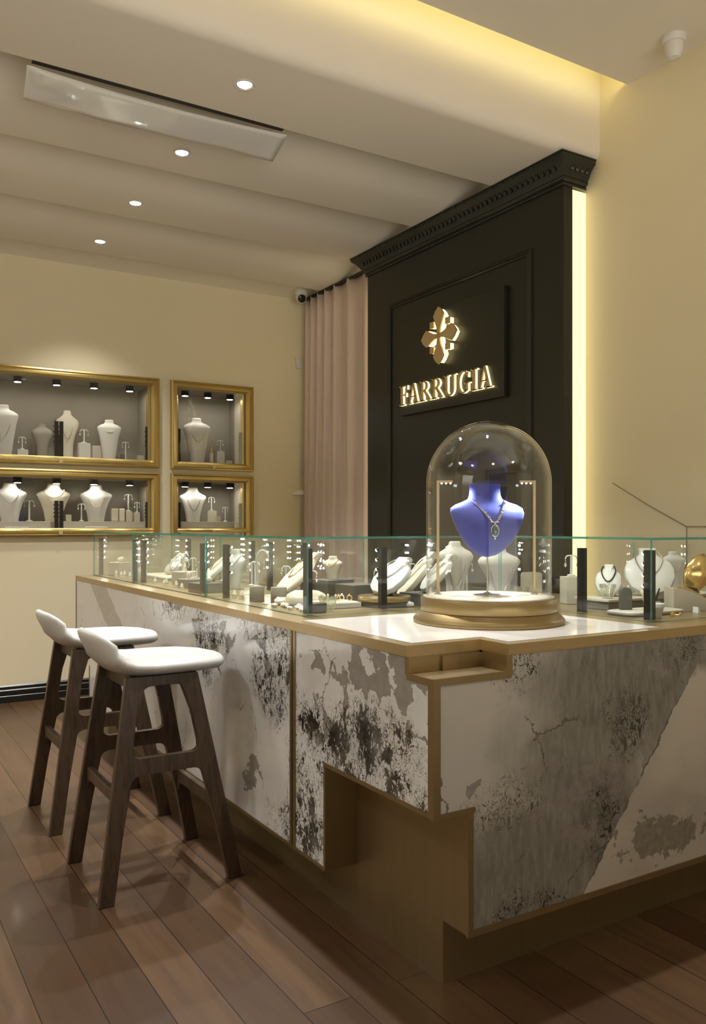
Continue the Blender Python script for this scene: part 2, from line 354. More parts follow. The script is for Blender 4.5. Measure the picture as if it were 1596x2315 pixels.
def struct(name, mb, m, **kw):
    o = mb.obj(name, m, **kw); o['kind'] = 'structure'; return o
def arc(cx, cy, rx, ry, a0, a1, n=8):
    return [(cx + rx * math.cos(math.radians(a0 + (a1 - a0) * i / n)), cy + ry * math.sin(math.radians(a0 + (a1 - a0) * i / n))) for i in range(n + 1)]

# ------------------------------------------------------------------ room shell
XR, YB, XW, YN = 3.40, 6.32, -2.4, -2.2     # right wall, far wall, left wall, near wall
ZC, ZH, ZU = 3.16, 3.477, 3.80
struct('floor', MB().box(XW, YN, -.1, XR, YB, 0), M['floor'])
struct('wall_left', MB().box(XW - .1, YN, 0, XW, YB, ZU), M['wall'])
struct('wall_near', MB().box(XW, YN - .1, 0, XW + .6, YN, ZU).box(XR - .6, YN - .1, 0, XR, YN, ZU).box(XW + .6, YN - .1, 2.7, XR - .6, YN, ZU), M['wall'])     # wide unseen opening, added to let soft fill light in
struct('wall_right', MB().box(XR, YN, 0, XR + .1, YB, ZU), M['wall'])
# far wall with four openings
NX = [(.63, 2.11), (2.20, 2.90)]; NZ = [(1.165, 1.655), (1.685, 2.38)]
b = MB(); FR = .062
ops = [(x0 + .03, x1 - .03, z0 + .03, z1 - .03) for x0, x1 in NX for z0, z1 in NZ]
xs = sorted({XW, XR} | {o[0] for o in ops} | {o[1] for o in ops}); zs = sorted({0, ZC + .2} | {o[2] for o in ops} | {o[3] for o in ops})
for i in range(len(xs) - 1):
    for j in range(len(zs) - 1):
        cx, cz = (xs[i] + xs[i + 1]) / 2, (zs[j] + zs[j + 1]) / 2
        if not any(o[0] < cx < o[1] and o[2] < cz < o[3] for o in ops): b.box(xs[i], YB, zs[j], xs[i + 1], YB + .45, zs[j + 1])
struct('wall_far', b, M['wall'])
b = MB()
prof = [(0, 0), (-.018, 0), (-.018, .045), (-.014, .05), (-.018, .055), (-.018, .085), (-.012, .092), (-.012, .112), (-.004, .122), (0, .122)]
b.rings([[(XW, YB + q, z) for q, z in prof], [(XR, YB + q, z) for q, z in prof]])
struct('baseboard_far', b, M['base'])
# ceilings: upper shop ceiling, fascia, stepped bays
struct('ceiling', MB().box(XW, YN, ZH, XR, 2.90, ZH + .02), M['ceil'])
b = MB(); edges = [3.63, 4.39, 5.18, 5.98]
pr = [(3.08, ZU), (3.08, ZC + .05)] + [(3.08 + .05 - .05 * math.cos(a), ZC + .05 - .05 * math.sin(a)) for a in (.4, .8, 1.2, PI / 2)]
for k, e in enumerate(edges):
    pr += [(e, ZC), (e, ZC + (.22 if k < 3 else .07))]
    nx = (edges + [6.70])[k + 1]
    for t_ in (.12, .25, .38, .5, .62): pr.append((e + (nx - e) * t_, ZC + (.22 if k < 3 else .07) * (1 - t_ / .62) ** 1.3))
pr = [p for p in pr if p[0] <= YB] + [(YB, ZC), (YB, ZU)]
b.rings([[(XW, y, z) for y, z in pr], [(XR, y, z) for y, z in pr]])
o = struct('ceiling_bays', b, M['ceil'], smooth=.5); o.name = 'ceiling.001'
o = struct('ceiling_top', MB().box(XW, YN, ZU, XR, YB, ZU + .1), M['ceil']); o.name = 'ceiling.002'
tag(MB().box(XW + .05, 2.862, ZH + .021, XR - .02, 2.884, ZH + .035).obj('cove_light_strip', M['cove_led']), 'warm yellow light strip hidden above the edge of the upper ceiling', 'light strip')

# ------------------------------------------------------------------ downlights
DN = 0
def downlight(x, y, z, label, power=SPOT_W, lit=True, size=1.9, tilt=None, soft=.03):
    t = thing('recessed_downlight', label, 'ceiling light', (x, y, z), 0, 'recessed ceiling downlights')
    MB().lathe([(.0455, 0), (.0455, -.004), (.038, -.005), (.036, -.001), (.036, 0)], 28, cap=(True, False)).obj('trim_ring', M['plast'], t, smooth=True)
    MB().lathe([(.036, -.0042), (.030, -.0012), (.022, -.0008)], 28, cap=(False, False)).obj('reflector', M['silver'], t, smooth=True)
    MB().lathe([(.032, -.0032), (.024, -.0062), (.001, -.0072)], 24, cap=(False, True)).obj('lamp', M['bulb'], t, smooth=True)
    l = bpy.data.lights.new('downlight_beam', 'SPOT'); l.energy = power * 10; l.spot_size = size; l.spot_blend = 1.0; l.shadow_soft_size = soft; l.color = (1, .98, .94)
    lo = bpy.data.objects.new('downlight_beam', l); C.objects.link(lo); lo.parent = t; lo.location = (0, 0, -.03)
    if tilt: lo.rotation_euler = tilt
for y, s in ((3.35, 'nearest ceiling bay, above the plastic air deflector'), (4.13, 'second ceiling bay, just beyond the plastic air deflector'), (4.92, 'third ceiling bay'), (5.71, 'last ceiling bay before the far wall')):
    downlight(1.5, y, ZC - .001, 'round recessed downlight in the ' + s, SPOT_W * (.45 if y > 5.5 else 1), size=1.75)
downlight(1.80, 2.16, ZH - .001, 'round recessed downlight straight above the glass dome', SPOT_W * 1.0, size=1.5)
for y, s in ((2.62, 'upper ceiling edge'), (4.13, 'second ceiling bay'), (5.71, 'last ceiling bay')):
    downlight(-1.4, y, (ZH if y < 3 else ZC) - .001, 'added round fill downlight near the left wall in the ' + s, SPOT_W * 1.0, size=2.4, soft=.22)  # unseen wide lamps added as soft fill from the left
downlight(.2, -.6, ZH - .001, 'unseen added fill downlight over the floor behind the viewer', SPOT_W * .3, size=2.6, soft=.15)  # this and the next two are unseen lamps added as weak fill
downlight(2.4, -.9, ZH - .001, 'unseen added fill downlight near the opening on the right', SPOT_W * .25, size=2.6, soft=.15)
downlight(-1.6, 1.0, ZH - .001, 'unseen added fill downlight near the opening on the left', SPOT_W * .4, size=2.6, soft=.15)

# ------------------------------------------------------------------ air deflector, camera, sensors
a, c_ = onz(62, 140, 3.155), onz(660, 292, 3.155)
b = MB(); top = []; bot = []
N = 36; sec = 8; R = []
for i in range(N + 1):
    x = a.x + (c_.x - a.x) * i / N; r = []
    for k in range(sec + 1):
        t_ = k / sec; sg = .035 * math.sin(PI * i / N); yy = 3.655 + sg + (.20 - sg) * t_; zz = 3.148 - .052 * t_ ** .8 + .0035 * math.sin(3.1 * x * 2 + 4 * t_) * t_ + .0015 * math.sin(17 * x) * t_
        r.append((x + .02 * t_, yy, zz))
    R.append(r)
b.rings(R, (False, False), closed=False)
o = tag(b.obj('air_deflector', M['film'], smooth=3.0), 'long wrinkled translucent plastic air deflector sheet under the ceiling step', 'air deflector')
m_ = o.modifiers.new('s', 'SOLIDIFY'); m_.thickness = .002
tag(MB().box(a.x + .02, 3.632, 3.165, c_.x - .02, 3.672, 3.21, .003).obj('air_outlet', M['blackm']), 'dark slot air outlet in the ceiling step behind the plastic sheet', 'air vent')

p = onz(675, 680, ZC); p.y = 6.16; p.x -= .0
t = thing('security_camera', 'small white turret security camera on ceiling beside the pink curtain', 'security camera', (p.x - .075, p.y, ZC + .026))
MB().lathe([(.055, .014), (.055, -.03), (.05, -.035)], 24).obj('mount', M['plast'], t, smooth=True)
MB().sphere((0, 0, -.055), .046, 3).obj('housing', M['plast'], t, smooth=True)
MB().lathe([(.033, 0), (.033, .014), (.028, .018)], 20).xf(Matrix.Translation((-.012, -.030, -.068)) @ Matrix.Rotation(math.radians(115), 4, 'X')).obj('lens', M['lens'], t, smooth=True)
p = ony(674, 821, YB - .012)
tag(MB().box(-.022, -.012, -.045, .022, .0115, .045, .004).xf(Matrix.Rotation(-.12, 4, 'Y')).obj('alarm_sensor', M['plast'], loc=p), 'small white rectangular sensor fixed to far wall left of the curtain', 'sensor')
p = ony(676, 1113, YB - .02)
tag(MB().prism([(-.055, -.02), (.05, -.02), (.036, .018), (-.03, .018)], -.02, .0195).obj('wall_trapezoid', M['card'], loc=p), 'small bright white wall switch low on far wall beside the curtain', 'trapezoid')  # made-up solid for a white mark of unknown kind
p = onz(1524, 84, ZH)
t = thing('ceiling_sensor', 'round white detector in the upper ceiling corner above the right wall', 'sensor', (min(p.x, XR - .07), p.y, ZH))
MB().lathe([(.055, 0), (.055, -.02), (.048, -.03)], 28).obj('mounting_plate', M['plast'], t, smooth=True)
MB().lathe([(.042, -.028), (.040, -.06), (.026, -.095), (.006, -.102)], 24).obj('sensor_head', M['plast'], t, smooth=True)
# thin cable on the right wall, built for slanting marks of unknown kind
p1, p2, p3 = onx(1385, 1092, XR - .004), onx(1552, 1190, XR - .004), onx(1552, 1300, XR - .004); p4 = onx(1640, 1190, XR - .004)
b = MB().tube([p1, (p1 + p2) / 2 + Vector((0, 0, -.006)), p2], .0022, 6).tube([p2, p3], .002, 6).tube([p2, p4], .002, 6)
tag(b.obj('wall_line', M['grey']), 'thin grey cable slanting down the cream right wall behind the counter', 'line')

# ------------------------------------------------------------------ curtain
b = MB(); R = []
ny = 150; y0, y1 = 5.09, 6.25
for k in range(15):
    z = .03 + (3.150 - .03) * k / 14; s = z / 3.15; r = []
    for i in range(ny + 1):
        q = i / ny; y = y0 + (y1 - y0) * q
        amp = .015 + .008 * (1 - s)
        ph = 2 * PI * (7.3 * q + .45 * math.sin(6 * q + 1)) + .25 * math.sin(6 * q + 3 * s)
        x = 3.365 + amp * math.sin(ph) + .35 * amp * math.sin(2 * ph + 1.3 + s)
        r.append((x, y + .006 * math.sin(4 * s + 7 * q), z))
    R.append(r)
b.rings(R, (False, False), closed=False)
t = thing('curtain', 'floor length dusty pink pleated curtain between far wall and black panel', 'curtain', (0, 0, 0))
o = b.obj('drape', M['curtain'], t, smooth=3.0); m_ = o.modifiers.new('s', 'SOLIDIFY'); m_.thickness = .003
b = MB().box(3.345, y0, 3.135, 3.385, y1, 3.158)
b.obj('track', M['blackm'], t)

# ------------------------------------------------------------------ black feature panel
XF = 3.22; YP0, YP1 = 3.16, 5.06
t = thing('feature_wall_panel', 'tall black-green panelled wall board with carved cornice carrying the gold sign', 'wall panel', (0, 0, 0))
b = MB().box(XF, YP0, 0, 3.285, YP1, 3.10, .002).obj('board', M['black'], t)
pr = [(0, 3.02), (.012, 3.02), (.014, 3.03), (.008, 3.037), (.022, 3.045), (.026, 3.055), (.022, 3.062), (.034, 3.075), (.045, 3.095), (.062, 3.118), (.078, 3.13), (.085, 3.136), (.085, 3.150), (.09, 3.152), (.09, 3.159), (0, 3.159)]
path = [((3.375, YP1), (0, 1)), ((XF, YP1), (-1, 1.1)), ((XF, YP0), (-1, -.9)), ((3.375, YP0), (0, -.9))]
b = MB().rings([[(x + d[0] * q, y + d[1] * q, z) for q, z in pr] for (x, y), d in path])
for i in range(46):
    y = YP0 + .02 + (YP1 - YP0 - .04) * i / 45
    b.sphere((XF - .052, y, 3.103), .02, 1, (.55, .75, 1.25))
    if i % 2: b.sphere((XF - .085, y, 3.143), .009, 1, (1, 1.6, .8))
for i in range(4): b.sphere((XF + .02 + i * .036, YP0 - .046, 3.103), .018, 1, (.8, .55, 1.2))
b.obj('cornice', M['cornice'], t, smooth=.6)
b = MB()
def rect_mould(b, ya, yb, za, zb, w_, d, x=XF):
    pr2 = [(0, 0), (d * .7, .003), (d, w_ * .3), (d * .6, w_ * .5), (d, w_ * .75), (d * .5, w_), (0, w_)]
    cs = [((ya, za), (1, 1)), ((yb, za), (-1, 1)), ((yb, zb), (-1, -1)), ((ya, zb), (1, -1)), ((ya, za), (1, 1))]
    b.rings([[(x + .001 - dd, cy + s_[0] * q, cz + s_[1] * q) for dd, q in pr2] for (cy, cz), s_ in cs], (False, False))
rect_mould(b, 3.39, 4.79, .50, 2.757, .034, .018)
b.obj('moulding', M['black'], t, smooth=.6)
MB().box(XF - .030, 3.585, 1.975, XF - .001, 4.61, 2.60, .003).obj('sign_board', M['black'], t)
MB().box(3.287, 3.175, .02, 3.398, 3.187, 3.018).obj('light_strip', M['strip_led'], t)
MB().box(3.287, 5.03, .02, 3.398, 5.042, 3.018).obj('light_strip', M['strip_led2'], t)

# backlit sign: letters and emblem (u runs to -y, v is z)
XS = XF - .031
def glyph(ch):
    s = .055
    def rc(a, b_, c, d): return [(a, b_), (c, b_), (c, d), (a, d)]
    if ch == 'F': return .66, [rc(.12, 0, .27, 1), rc(0, 0, .40, s), rc(0, 1 - s, .62, 1), rc(.27, .49, .50, .55), [(.62, 1), (.57, 1), (.55, .80), (.62, .78)], rc(.46, .42, .51, .62)]
    if ch == 'I': return .42, [rc(.13, 0, .28, 1), rc(0, 0, .41, s), rc(0, 1 - s, .41, 1)]
    if ch == 'A': return .90, [[(.10, 0), (.16, 0), (.44, .93), (.40, 1.0)], [(.60, 0), (.78, 0), (.46, 1.02), (.39, 1.0)], rc(.22, .32, .62, .375), rc(0, 0, .28, s), rc(.50, 0, .90, s)]
    if ch == 'R':
        ring = arc(.27, .74, .34, .26, 90, -90, 12); inn = arc(.27, .74, .20, .205, -90, 90, 12)
        return .86, [rc(.12, 0, .27, 1), rc(0, 0, .40, s), rc(0, 1 - s, .3, 1), ring + inn, [(.30, .50), (.45, .52), (.84, .03), (.84, 0), (.66, 0)]]
    if ch == 'U':
        ring = arc(.42, .32, .32, .33, 180, 360, 14); inn = arc(.45, .34, .21, .27, 360, 180, 14)
        return .88, [rc(.10, .3, .25, 1), rc(.66, .32, .74, 1), ring + inn, rc(0, 1 - s, .36, 1), rc(.56, 1 - s, .86, 1)]
    if ch == 'G':
        ring = arc(.45, .5, .45, .52, 50, 310, 20); inn = arc(.48, .5, .30, .46, 310, 50, 20)
        return .92, [ring + inn, rc(.63, .06, .78, .44), rc(.52, .40, .90, .45), [(.74, .93), (.79, .93), (.78, .68), (.72, .78)]]
def sign_piece(polys, t, x_lo, x_hi, shrink=None):
    pass
ys, ye = 4.585, 3.665; hh = .128; zb = 2.037
wd = [glyph(c)[0] for c in 'FARRUGIA']; gap = .07; tot = sum(wd) + gap * 7; k = (ys - ye) / tot; cur = ys
lab = {0: 'backlit gold letter F starting the sign', 1: 'backlit gold letter A second on the sign, right of the F', 2: 'backlit gold letter R right after the first A', 3: 'backlit gold letter R just before the U', 4: 'backlit gold letter U in the middle of the sign', 5: 'backlit gold letter G right of the U', 6: 'backlit gold letter I between G and last A', 7: 'backlit gold letter A closing the sign'}
for i, ch in enumerate('FARRUGIA'):
    wdt, polys = glyph(ch)
    tt = thing('sign_letter', lab[i], 'sign letter', (XS, cur, zb), 0, 'gold backlit letters on the black panel')
    bb, fb = MB(), MB()
    for pl in polys:
        q = [(-u * k, v * hh) for u, v in pl]
        bb.prism(q, -.001, -.016, 'yz'); fb.prism(q, -.0162, -.024, 'yz')
    bb.obj('glowing_back', M['sign_glow'], tt, weld=False); fb.obj('face', M['brass'], tt, weld=False)
    cur -= (wdt + gap) * k
tt = thing('sign_emblem', 'backlit gold four-armed cross emblem above the lettering', 'emblem', (XS, 4.13, 2.415))
bb, fb, ff = MB(), MB(), MB()
arm = [(.010, 0), (.012, .012), (.018, .05), (.040, .098), (.052, .125), (.030, .155), (0, .178), (-.030, .155), (-.052, .125), (-.040, .098), (-.018, .05), (-.012, .012), (-.010, 0)]
for k4 in range(4):
    a4 = k4 * PI / 2; ca, sa = math.cos(a4), math.sin(a4)
    q = [(u * ca - v * sa, u * sa + v * ca) for u, v in arm]; qs = [(u * .86, v * .93) for u, v in q]
    bb.prism(qs, -.001, -.038, 'yz'); fb.prism(q, -.0382, -.048, 'yz')
    for du_, dv_ in ((.078, .078),):
        cu, cv = du_ * ca - dv_ * sa, du_ * sa + dv_ * ca
        sq = [(cu - .017, cv - .017), (cu + .017, cv - .017), (cu + .017, cv + .017), (cu - .017, cv + .017)]
        bb.prism(sq, -.001, -.030, 'yz'); fb.prism([(cu + (a_ - cu) * 1.15, cv + (b_ - cv) * 1.15) for a_, b_ in sq], -.0302, -.040, 'yz')
fb.sphere((-.043, 0, 0), .014, 2, (.5, 1, 1))
bb.obj('glowing_back', M['sign_glow'], tt, weld=False); fb.obj('face', M['brass'], tt, weld=False)

# ------------------------------------------------------------------ counter
t = thing('display_counter', 'L-shaped jewelry counter in patterned marble with stepped bronze corner', 'counter', (0, 0, 0))
XP, YP = 1.405, 1.826; ZBM = .172; YE = 5.50; XE = 3.39
CW = 2.02; CWY = 2.45           # inner faces of the two arms
b = MB()                         # bronze core and plinth
b.prism([(XP, YP), (XE, YP), (XE, CWY), (2.86, CWY), (2.86, 3.15), (CW, 3.15), (CW, 5.16), (XP, 5.16)], 0.0, ZT - .035, 'xy')
b.obj('plinth', M['bronze'], t)
cut0 = onx(737, 1760, XL).y; seam = onx(663, 1600, XL).y; zcut = onx(737, 1738, XL).z
zc2 = .497; zl = .852; nx_, nyy = 1.543, 1.835
T = .012
# left-face carcase (bronze box overhanging the plinth)
def lface(y0_, y1_, z0_, z1_, b_): b_.box(XL + .002, y0_, z0_, XP, y1_, z1_)
b = MB()
lface(cut0, seam - .0, ZBM, ZT - .030, b); lface(seam, 5.16, ZBM, ZT - .030, b); lface(5.16, YE, .40, ZT - .030, b)
b.box(XP, 5.16, .40, CW, YE, ZT - .030)
lface(nyy, cut0, zc2, ZT - .030, b); lface(YF + .002, nyy, zc2, zl, b)
b.box(XP, YF + .002, zc2, nx_, YP, zl)
b.box(nx_, YF + .002, ZBM, XE, YP, ZT - .03)
b.box(XP, YF + .002, ZBM, nx_, YP, zc2)
b.box(XP, nyy, zl, nx_, YP + .02, ZT - .03)
b.obj('carcase', M['bronze'], t)
# trims: thin bronze edges around the stone
b = MB()
e = .016
jit = [0]
def ltrim(y0_, z0_, y1_, z1_): jit[0] += .00017; j = jit[0]; b.box(XL - .003 - j, min(y0_, y1_) - j, min(z0_, z1_) - j, XL + .004, max(y0_, y1_) + j, max(z0_, z1_) + j)
def rtrim(x0_, z0_, x1_, z1_): jit[0] += .00017; j = jit[0]; b.box(min(x0_, x1_) - j, YF - .003 - j, min(z0_, z1_) - j, max(x0_, x1_) + j, YF + .004, max(z0_, z1_) + j)
ltrim(YF - .003, zc2, YF + .022, zl); ltrim(YF + .02, zc2, cut0, zc2 + .012); ltrim(cut0, ZBM, cut0 + .010, zc2 + .012)
ltrim(cut0, ZBM, 5.16, ZBM + .010); ltrim(5.16, ZBM, 5.17, .40); ltrim(YE - .008, .40, YE, ZT - .03)
ltrim(nyy - .01, zl, nyy + .008, ZT - .03); ltrim(YF, zl - .012, nyy, zl + .002)
ltrim(seam - .020, ZBM, seam - .005, ZT - .03); ltrim(seam + .005, ZBM, seam + .016, ZT - .03)
rtrim(XL - .003, zc2, XL + .016, zl); rtrim(XL + .02, zc2, XP + .02, zc2 + .010); rtrim(XP, ZBM, XP + .014, zc2 + .010)
rtrim(XP, ZBM, XE, ZBM + .012); rtrim(XL, zl - .012, nx_ + .008, zl + .002); rtrim(nx_ - .006, zl, nx_ + .010, ZT - .03)
b.obj('edge_trim', M['bronze'], t)
MB().box(XL - .0015, seam - .005, ZBM, XL + .003, seam + .005, ZT - .031).obj('shadow_gap', M['blackm'], t)
def lslab(poly):
    return MB().prism(poly, XL - .001, XL + .003, 'yz').obj('marble_panel', M['marbleL'], t)
g = .0
ztp = ZT - .030
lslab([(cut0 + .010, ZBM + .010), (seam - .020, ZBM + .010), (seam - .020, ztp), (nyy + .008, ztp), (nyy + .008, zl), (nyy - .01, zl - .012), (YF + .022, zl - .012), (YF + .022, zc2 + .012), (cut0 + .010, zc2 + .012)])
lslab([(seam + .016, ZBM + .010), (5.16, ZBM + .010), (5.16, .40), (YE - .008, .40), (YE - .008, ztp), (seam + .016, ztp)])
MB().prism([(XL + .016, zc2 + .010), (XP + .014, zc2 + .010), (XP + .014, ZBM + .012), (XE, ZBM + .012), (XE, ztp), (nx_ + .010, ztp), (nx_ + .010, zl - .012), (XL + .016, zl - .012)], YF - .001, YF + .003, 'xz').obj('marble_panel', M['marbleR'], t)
# worktop
top_pl = [(XL - .004, nyy), (nx_, nyy), (nx_, YF - .004), (XE, YF - .004), (XE, CWY + .02), (2.88, CWY + .02), (2.88, 3.17), (CW + .02, 3.17), (CW + .02, YE + .003), (XL - .004, YE + .003)]
MB().prism(top_pl, ZT - .030, ZT, 'xy').obj('countertop', M['champ'], t)
ins = [(XL + .035, nyy + .03), (nx_ + .03, nyy + .03), (nx_ + .03, YF + .03), (2.20, YF + .03), (2.20, 2.50), (XL + .035, 2.50)]
M['inset'] = mat('white_stone_top', (.80, .78, .74), .12, var=.03, scale=6)
MB().prism(ins, ZT - .002, ZT + .0015, 'xy').obj('stone_inset', M['inset'], t)
MB().box(XL + .004, YF + .004, zl - .001, nx_ - .001, nyy - .001, zl + .001).obj('ledge', M['champ'], t)

# ------------------------------------------------------------------ glass display cases
ZG = 1.208; GX, GY = 1.40, 1.85; NCX, NCY = 2.29, 2.60; BX, BY = 1.93, 2.36
def pane(t, x0, y0, z0, x1, y1, z1, name='glass_pane'):
    """glass sheet, its narrow sides teal"""
    b = MB().box(x0, y0, z0, x1, y1, z1); d = (x1 - x0, y1 - y0, z1 - z0); k = d.index(min(d))
    for f in b.bm.faces:
        if abs(f.normal[k]) < .5 if f.normal.length > 0 else False: f.material_index = 1
    b.bm.normal_update()
    for f in b.bm.faces: f.material_index = 1 if abs(f.normal[k]) < .5 else 0
    return b.obj(name, None, t, mats=[M['pane'], M['edge']])
g_ = .008
z0 = ZT + .001; zt = ZG - g_
def left_case(ya, yb, label, ends):
    t = thing('glass_display_case', label, 'display case', (0, 0, 0), 0, 'glass cases along the counter')
    pane(t, GX, ya + .002, z0, GX + g_, yb - .002, zt, 'front_glass')
    pane(t, BX - g_, ya + .002, z0, BX, yb - .002, zt, 'rear_glass')
    pane(t, GX - .001, ya + .002, zt, BX + .001, yb - .002, ZG, 'top_glass')
    for yy in ends: pane(t, GX + g_, yy, z0, BX - g_, yy + g_, zt, 'end_glass')
s1, s2 = 3.56, 4.645
left_case(s2, YE, 'glass display case at the far end of the left counter arm by the wall', (YE - .015, s2 + .003))
left_case(s1, s2, 'glass display case in the middle of the left counter arm', (s2 - .012, s1 + .004))
t = thing('glass_display_case', 'large glass display case stepping around the corner behind the dome', 'display case', (0, 0, 0), 0, 'glass cases along the counter')
pane(t, GX, NCY, z0, GX + g_, s1 - .003, zt, 'front_glass')
pane(t, GX + g_, NCY, z0, NCX, NCY + g_, zt, 'front_glass')
pane(t, BX - g_, 3.06, z0, BX, s1 - .003, zt, 'rear_glass'); pane(t, BX, 3.06, z0, 2.80, 3.068, zt, 'rear_glass')
b = MB().prism([(GX - .001, NCY - .001), (2.80, NCY - .001), (2.80, 3.07), (BX, 3.07), (BX, s1 - .003), (GX - .001, s1 - .003)], zt, ZG, 'xy')
b.bm.normal_update()
for f in b.bm.faces: f.material_index = 1 if abs(f.normal.z) < .5 else 0
b.obj('top_glass', None, t, mats=[M['pane'], M['edge']])
pane(t, GX + g_, s1 - .012, z0, BX - g_, s1 - .004, zt, 'end_glass')
t = thing('glass_display_case', 'glass display case on the right counter arm right of the dome', 'display case', (0, 0, 0), 0, 'glass cases along the counter')
pane(t, NCX, GY + g_, z0, NCX + g_, NCY - .003, zt, 'end_glass'); pane(t, NCX, GY, z0, XE - .02, GY + g_, zt, 'front_glass')
pane(t, 2.81, BY, z0, XE - .02, BY + g_, zt, 'rear_glass')
b = MB().prism([(NCX - .001, GY - .001), (XE - .02, GY - .001), (XE - .02, BY + .01), (2.80, BY + .01), (2.80, NCY - .003), (NCX - .001, NCY - .003)], zt, ZG, 'xy')
b.bm.normal_update()
for f in b.bm.faces: f.material_index = 1 if abs(f.normal.z) < .5 else 0
b.obj('top_glass', None, t, mats=[M['pane'], M['edge']])

# ------------------------------------------------------------------ light posts
def post(x, y, z, h, label, side=(1, 0), w_=.024, group='black light posts in the glass cases', heads=4):
    t = thing('light_post', label, 'light post', (x, y, z), 0, group)
    MB().box(-w_ / 2, -w_ / 2, 0, w_ / 2, w_ / 2, h, .002).obj('post', M['blackm'], t)
    MB().box(-w_ / 2 - .002, -w_ / 2 - .002, 0, w_ / 2 + .002, w_ / 2 + .002, .004, .001).obj('foot', M['steel'], t)
    for k in range(heads):
        zz = h * (.96 - .155 * k); dx, dy = side
        c = (dx * (w_ / 2 + .006), dy * (w_ / 2 + .006), zz)
        hd = MB().sphere(c, .0075, 2).obj('spot_head', M['blackm'], t, smooth=True)
        MB().sphere((c[0] + dx * .005, c[1] + dy * .005, zz - .002), .0055, 1).obj('lamp', M['led'], hd, smooth=True)
hp = .237
post(1.43, 5.42, z0, hp, 'slim black light post in the glass case at the counter end by the wall', (.75, -.66))
post(1.43, 4.70, z0, hp, 'slim black light post at the joint of the far and middle cases', (.85, -.5))
post(1.435, 4.56, z0, hp, 'slim black light post first inside the middle case from far end', (.85, -.5))
post(1.435, 3.67, z0, hp, 'black light post at the near end of the middle case', (.85, -.5))
post(1.435, 3.40, z0, hp, 'black light post next to the white branch earring stand', (.85, -.5))
post(1.435, 2.655, z0, hp, 'black light post at the near left corner of the glass case', (0, 1), .026)
post(1.86, 5.0, z0, hp, 'black light post at the back of the far case', (-.8, -.5))
post(1.88, 4.1, z0, hp, 'black light post at the back of the middle case', (-.8, -.5))
post(1.80, 3.72, z0, hp, 'dark light post behind the earring stand at case back', (-.8, -.5))
post(1.86, 3.55, z0, hp, 'dark light post with four spot heads left of case corner', (.85, -.5)) if False else post(1.87, 3.50, z0, hp, 'dark light post with four spot heads left of case corner', (.85, -.5))
post(1.763, 2.665, z0, hp, 'black light post left of the dome, before the white neck form', (-.6, .8), .026)
post(2.325, 2.19, z0, hp, 'black light post just right of the dome base', (.6, .8), .026)
post(2.32, 1.885, z0, hp, 'black light post at the front left corner of the right case', (0, 1), .028)
post(2.72, 2.95, z0, hp, 'black light post in rear corner of the case behind the dome', (-.7, -.7), .024)
post(3.28, 2.28, z0, hp, 'black light post at the back of the right case near wall', (-.7, -.7), .024)

# ------------------------------------------------------------------ jewellery props
def chain(pts, r=.0016, bead=None, n=26):
    """smooth tube through control points"""
    P = [Vector(p) for p in pts]; out = []
    for i in range(len(P) - 1):
        p0 = P[max(i - 1, 0)]; p1 = P[i]; p2 = P[i + 1]; p3 = P[min(i + 2, len(P) - 1)]
        for k in range(6):
            s = k / 6; out.append(.5 * ((2 * p1) + (-p0 + p2) * s + (2 * p0 - 5 * p1 + 4 * p2 - p3) * s * s + (-p0 + 3 * p1 - 3 * p2 + p3) * s ** 3))
    out.append(P[-1]); b = MB()
    if bead:
        for q in out: b.sphere(q, bead, 1)
    else: b.tube(out, r, 6)
    return b
BG = 'necklace busts on show'
def bust(x, y, z, w_, h, label, rz=0.0, kind='V', m='white_sat', neck=None, tilt=0.0, group=BG):
    """necklace bust facing -y; kind V = wide shoulders narrow base, T = tall torso, S = slim waist"""
    hw = w_ / 2
    if kind == 'V': pf = [(.50, .30, 0, 0), (.50, .31, .04, 0), (.58, .34, .25, 0), (.74, .38, .48, 0), (.92, .40, .64, 0), (1, .36, .70, 0), (.93, .32, .755, .02), (.70, .30, .80, .04), (.48, .28, .85, .05), (.40, .27, .90, .05), (.37, .26, .97, .05), (.33, .23, 1, .05)]
    elif kind == 'T': pf = [(.52, .32, 0, 0), (.55, .34, .05, 0), (.70, .38, .35, 0), (.86, .42, .62, 0), (1, .42, .77, 0), (.97, .38, .82, 0), (.72, .33, .87, .03), (.42, .28, .905, .05), (.34, .26, .95, .05), (.36, .26, .985, .05), (.30, .22, 1, .05)]
    else: pf = [(.55, .36, 0, 0), (.50, .34, .1, 0), (.52, .34, .3, 0), (.70, .38, .5, 0), (.95, .42, .66, 0), (1, .42, .74, 0), (.88, .38, .81, .02), (.55, .32, .87, .04), (.36, .26, .92, .05), (.32, .24, .98, .05), (.26, .2, 1, .05)]
    t = thing('necklace_bust', label, 'necklace bust', (x, y, z), rz, group)
    mt = Matrix.Rotation(tilt, 4, 'X')
    o = MB().loft([(a_ * hw, b_ * hw, c_ * h, d_ * h) for a_, b_, c_, d_ in pf], 28, e=.85).xf(mt).obj('form', M[m], t, smooth=1.2)
    if neck:
        jm, drop, bead = neck; zs_ = .86 * h; dd = drop * h
        fr = .40 * hw
        pts = [(-.62 * hw, .02 * h, zs_ - .02 * h), (-.52 * hw, -.30 * hw, zs_ - .10 * h - dd * .2), (-.28 * hw, -fr, zs_ - .14 * h - dd * .7), (0, -fr - .01, zs_ - .15 * h - dd), (.28 * hw, -fr, zs_ - .14 * h - dd * .7), (.52 * hw, -.30 * hw, zs_ - .10 * h - dd * .2), (.62 * hw, .02 * h, zs_ - .02 * h)]
        chain(pts, .0022, bead).xf(mt).obj('necklace', M[jm], t, smooth=True)
    return t
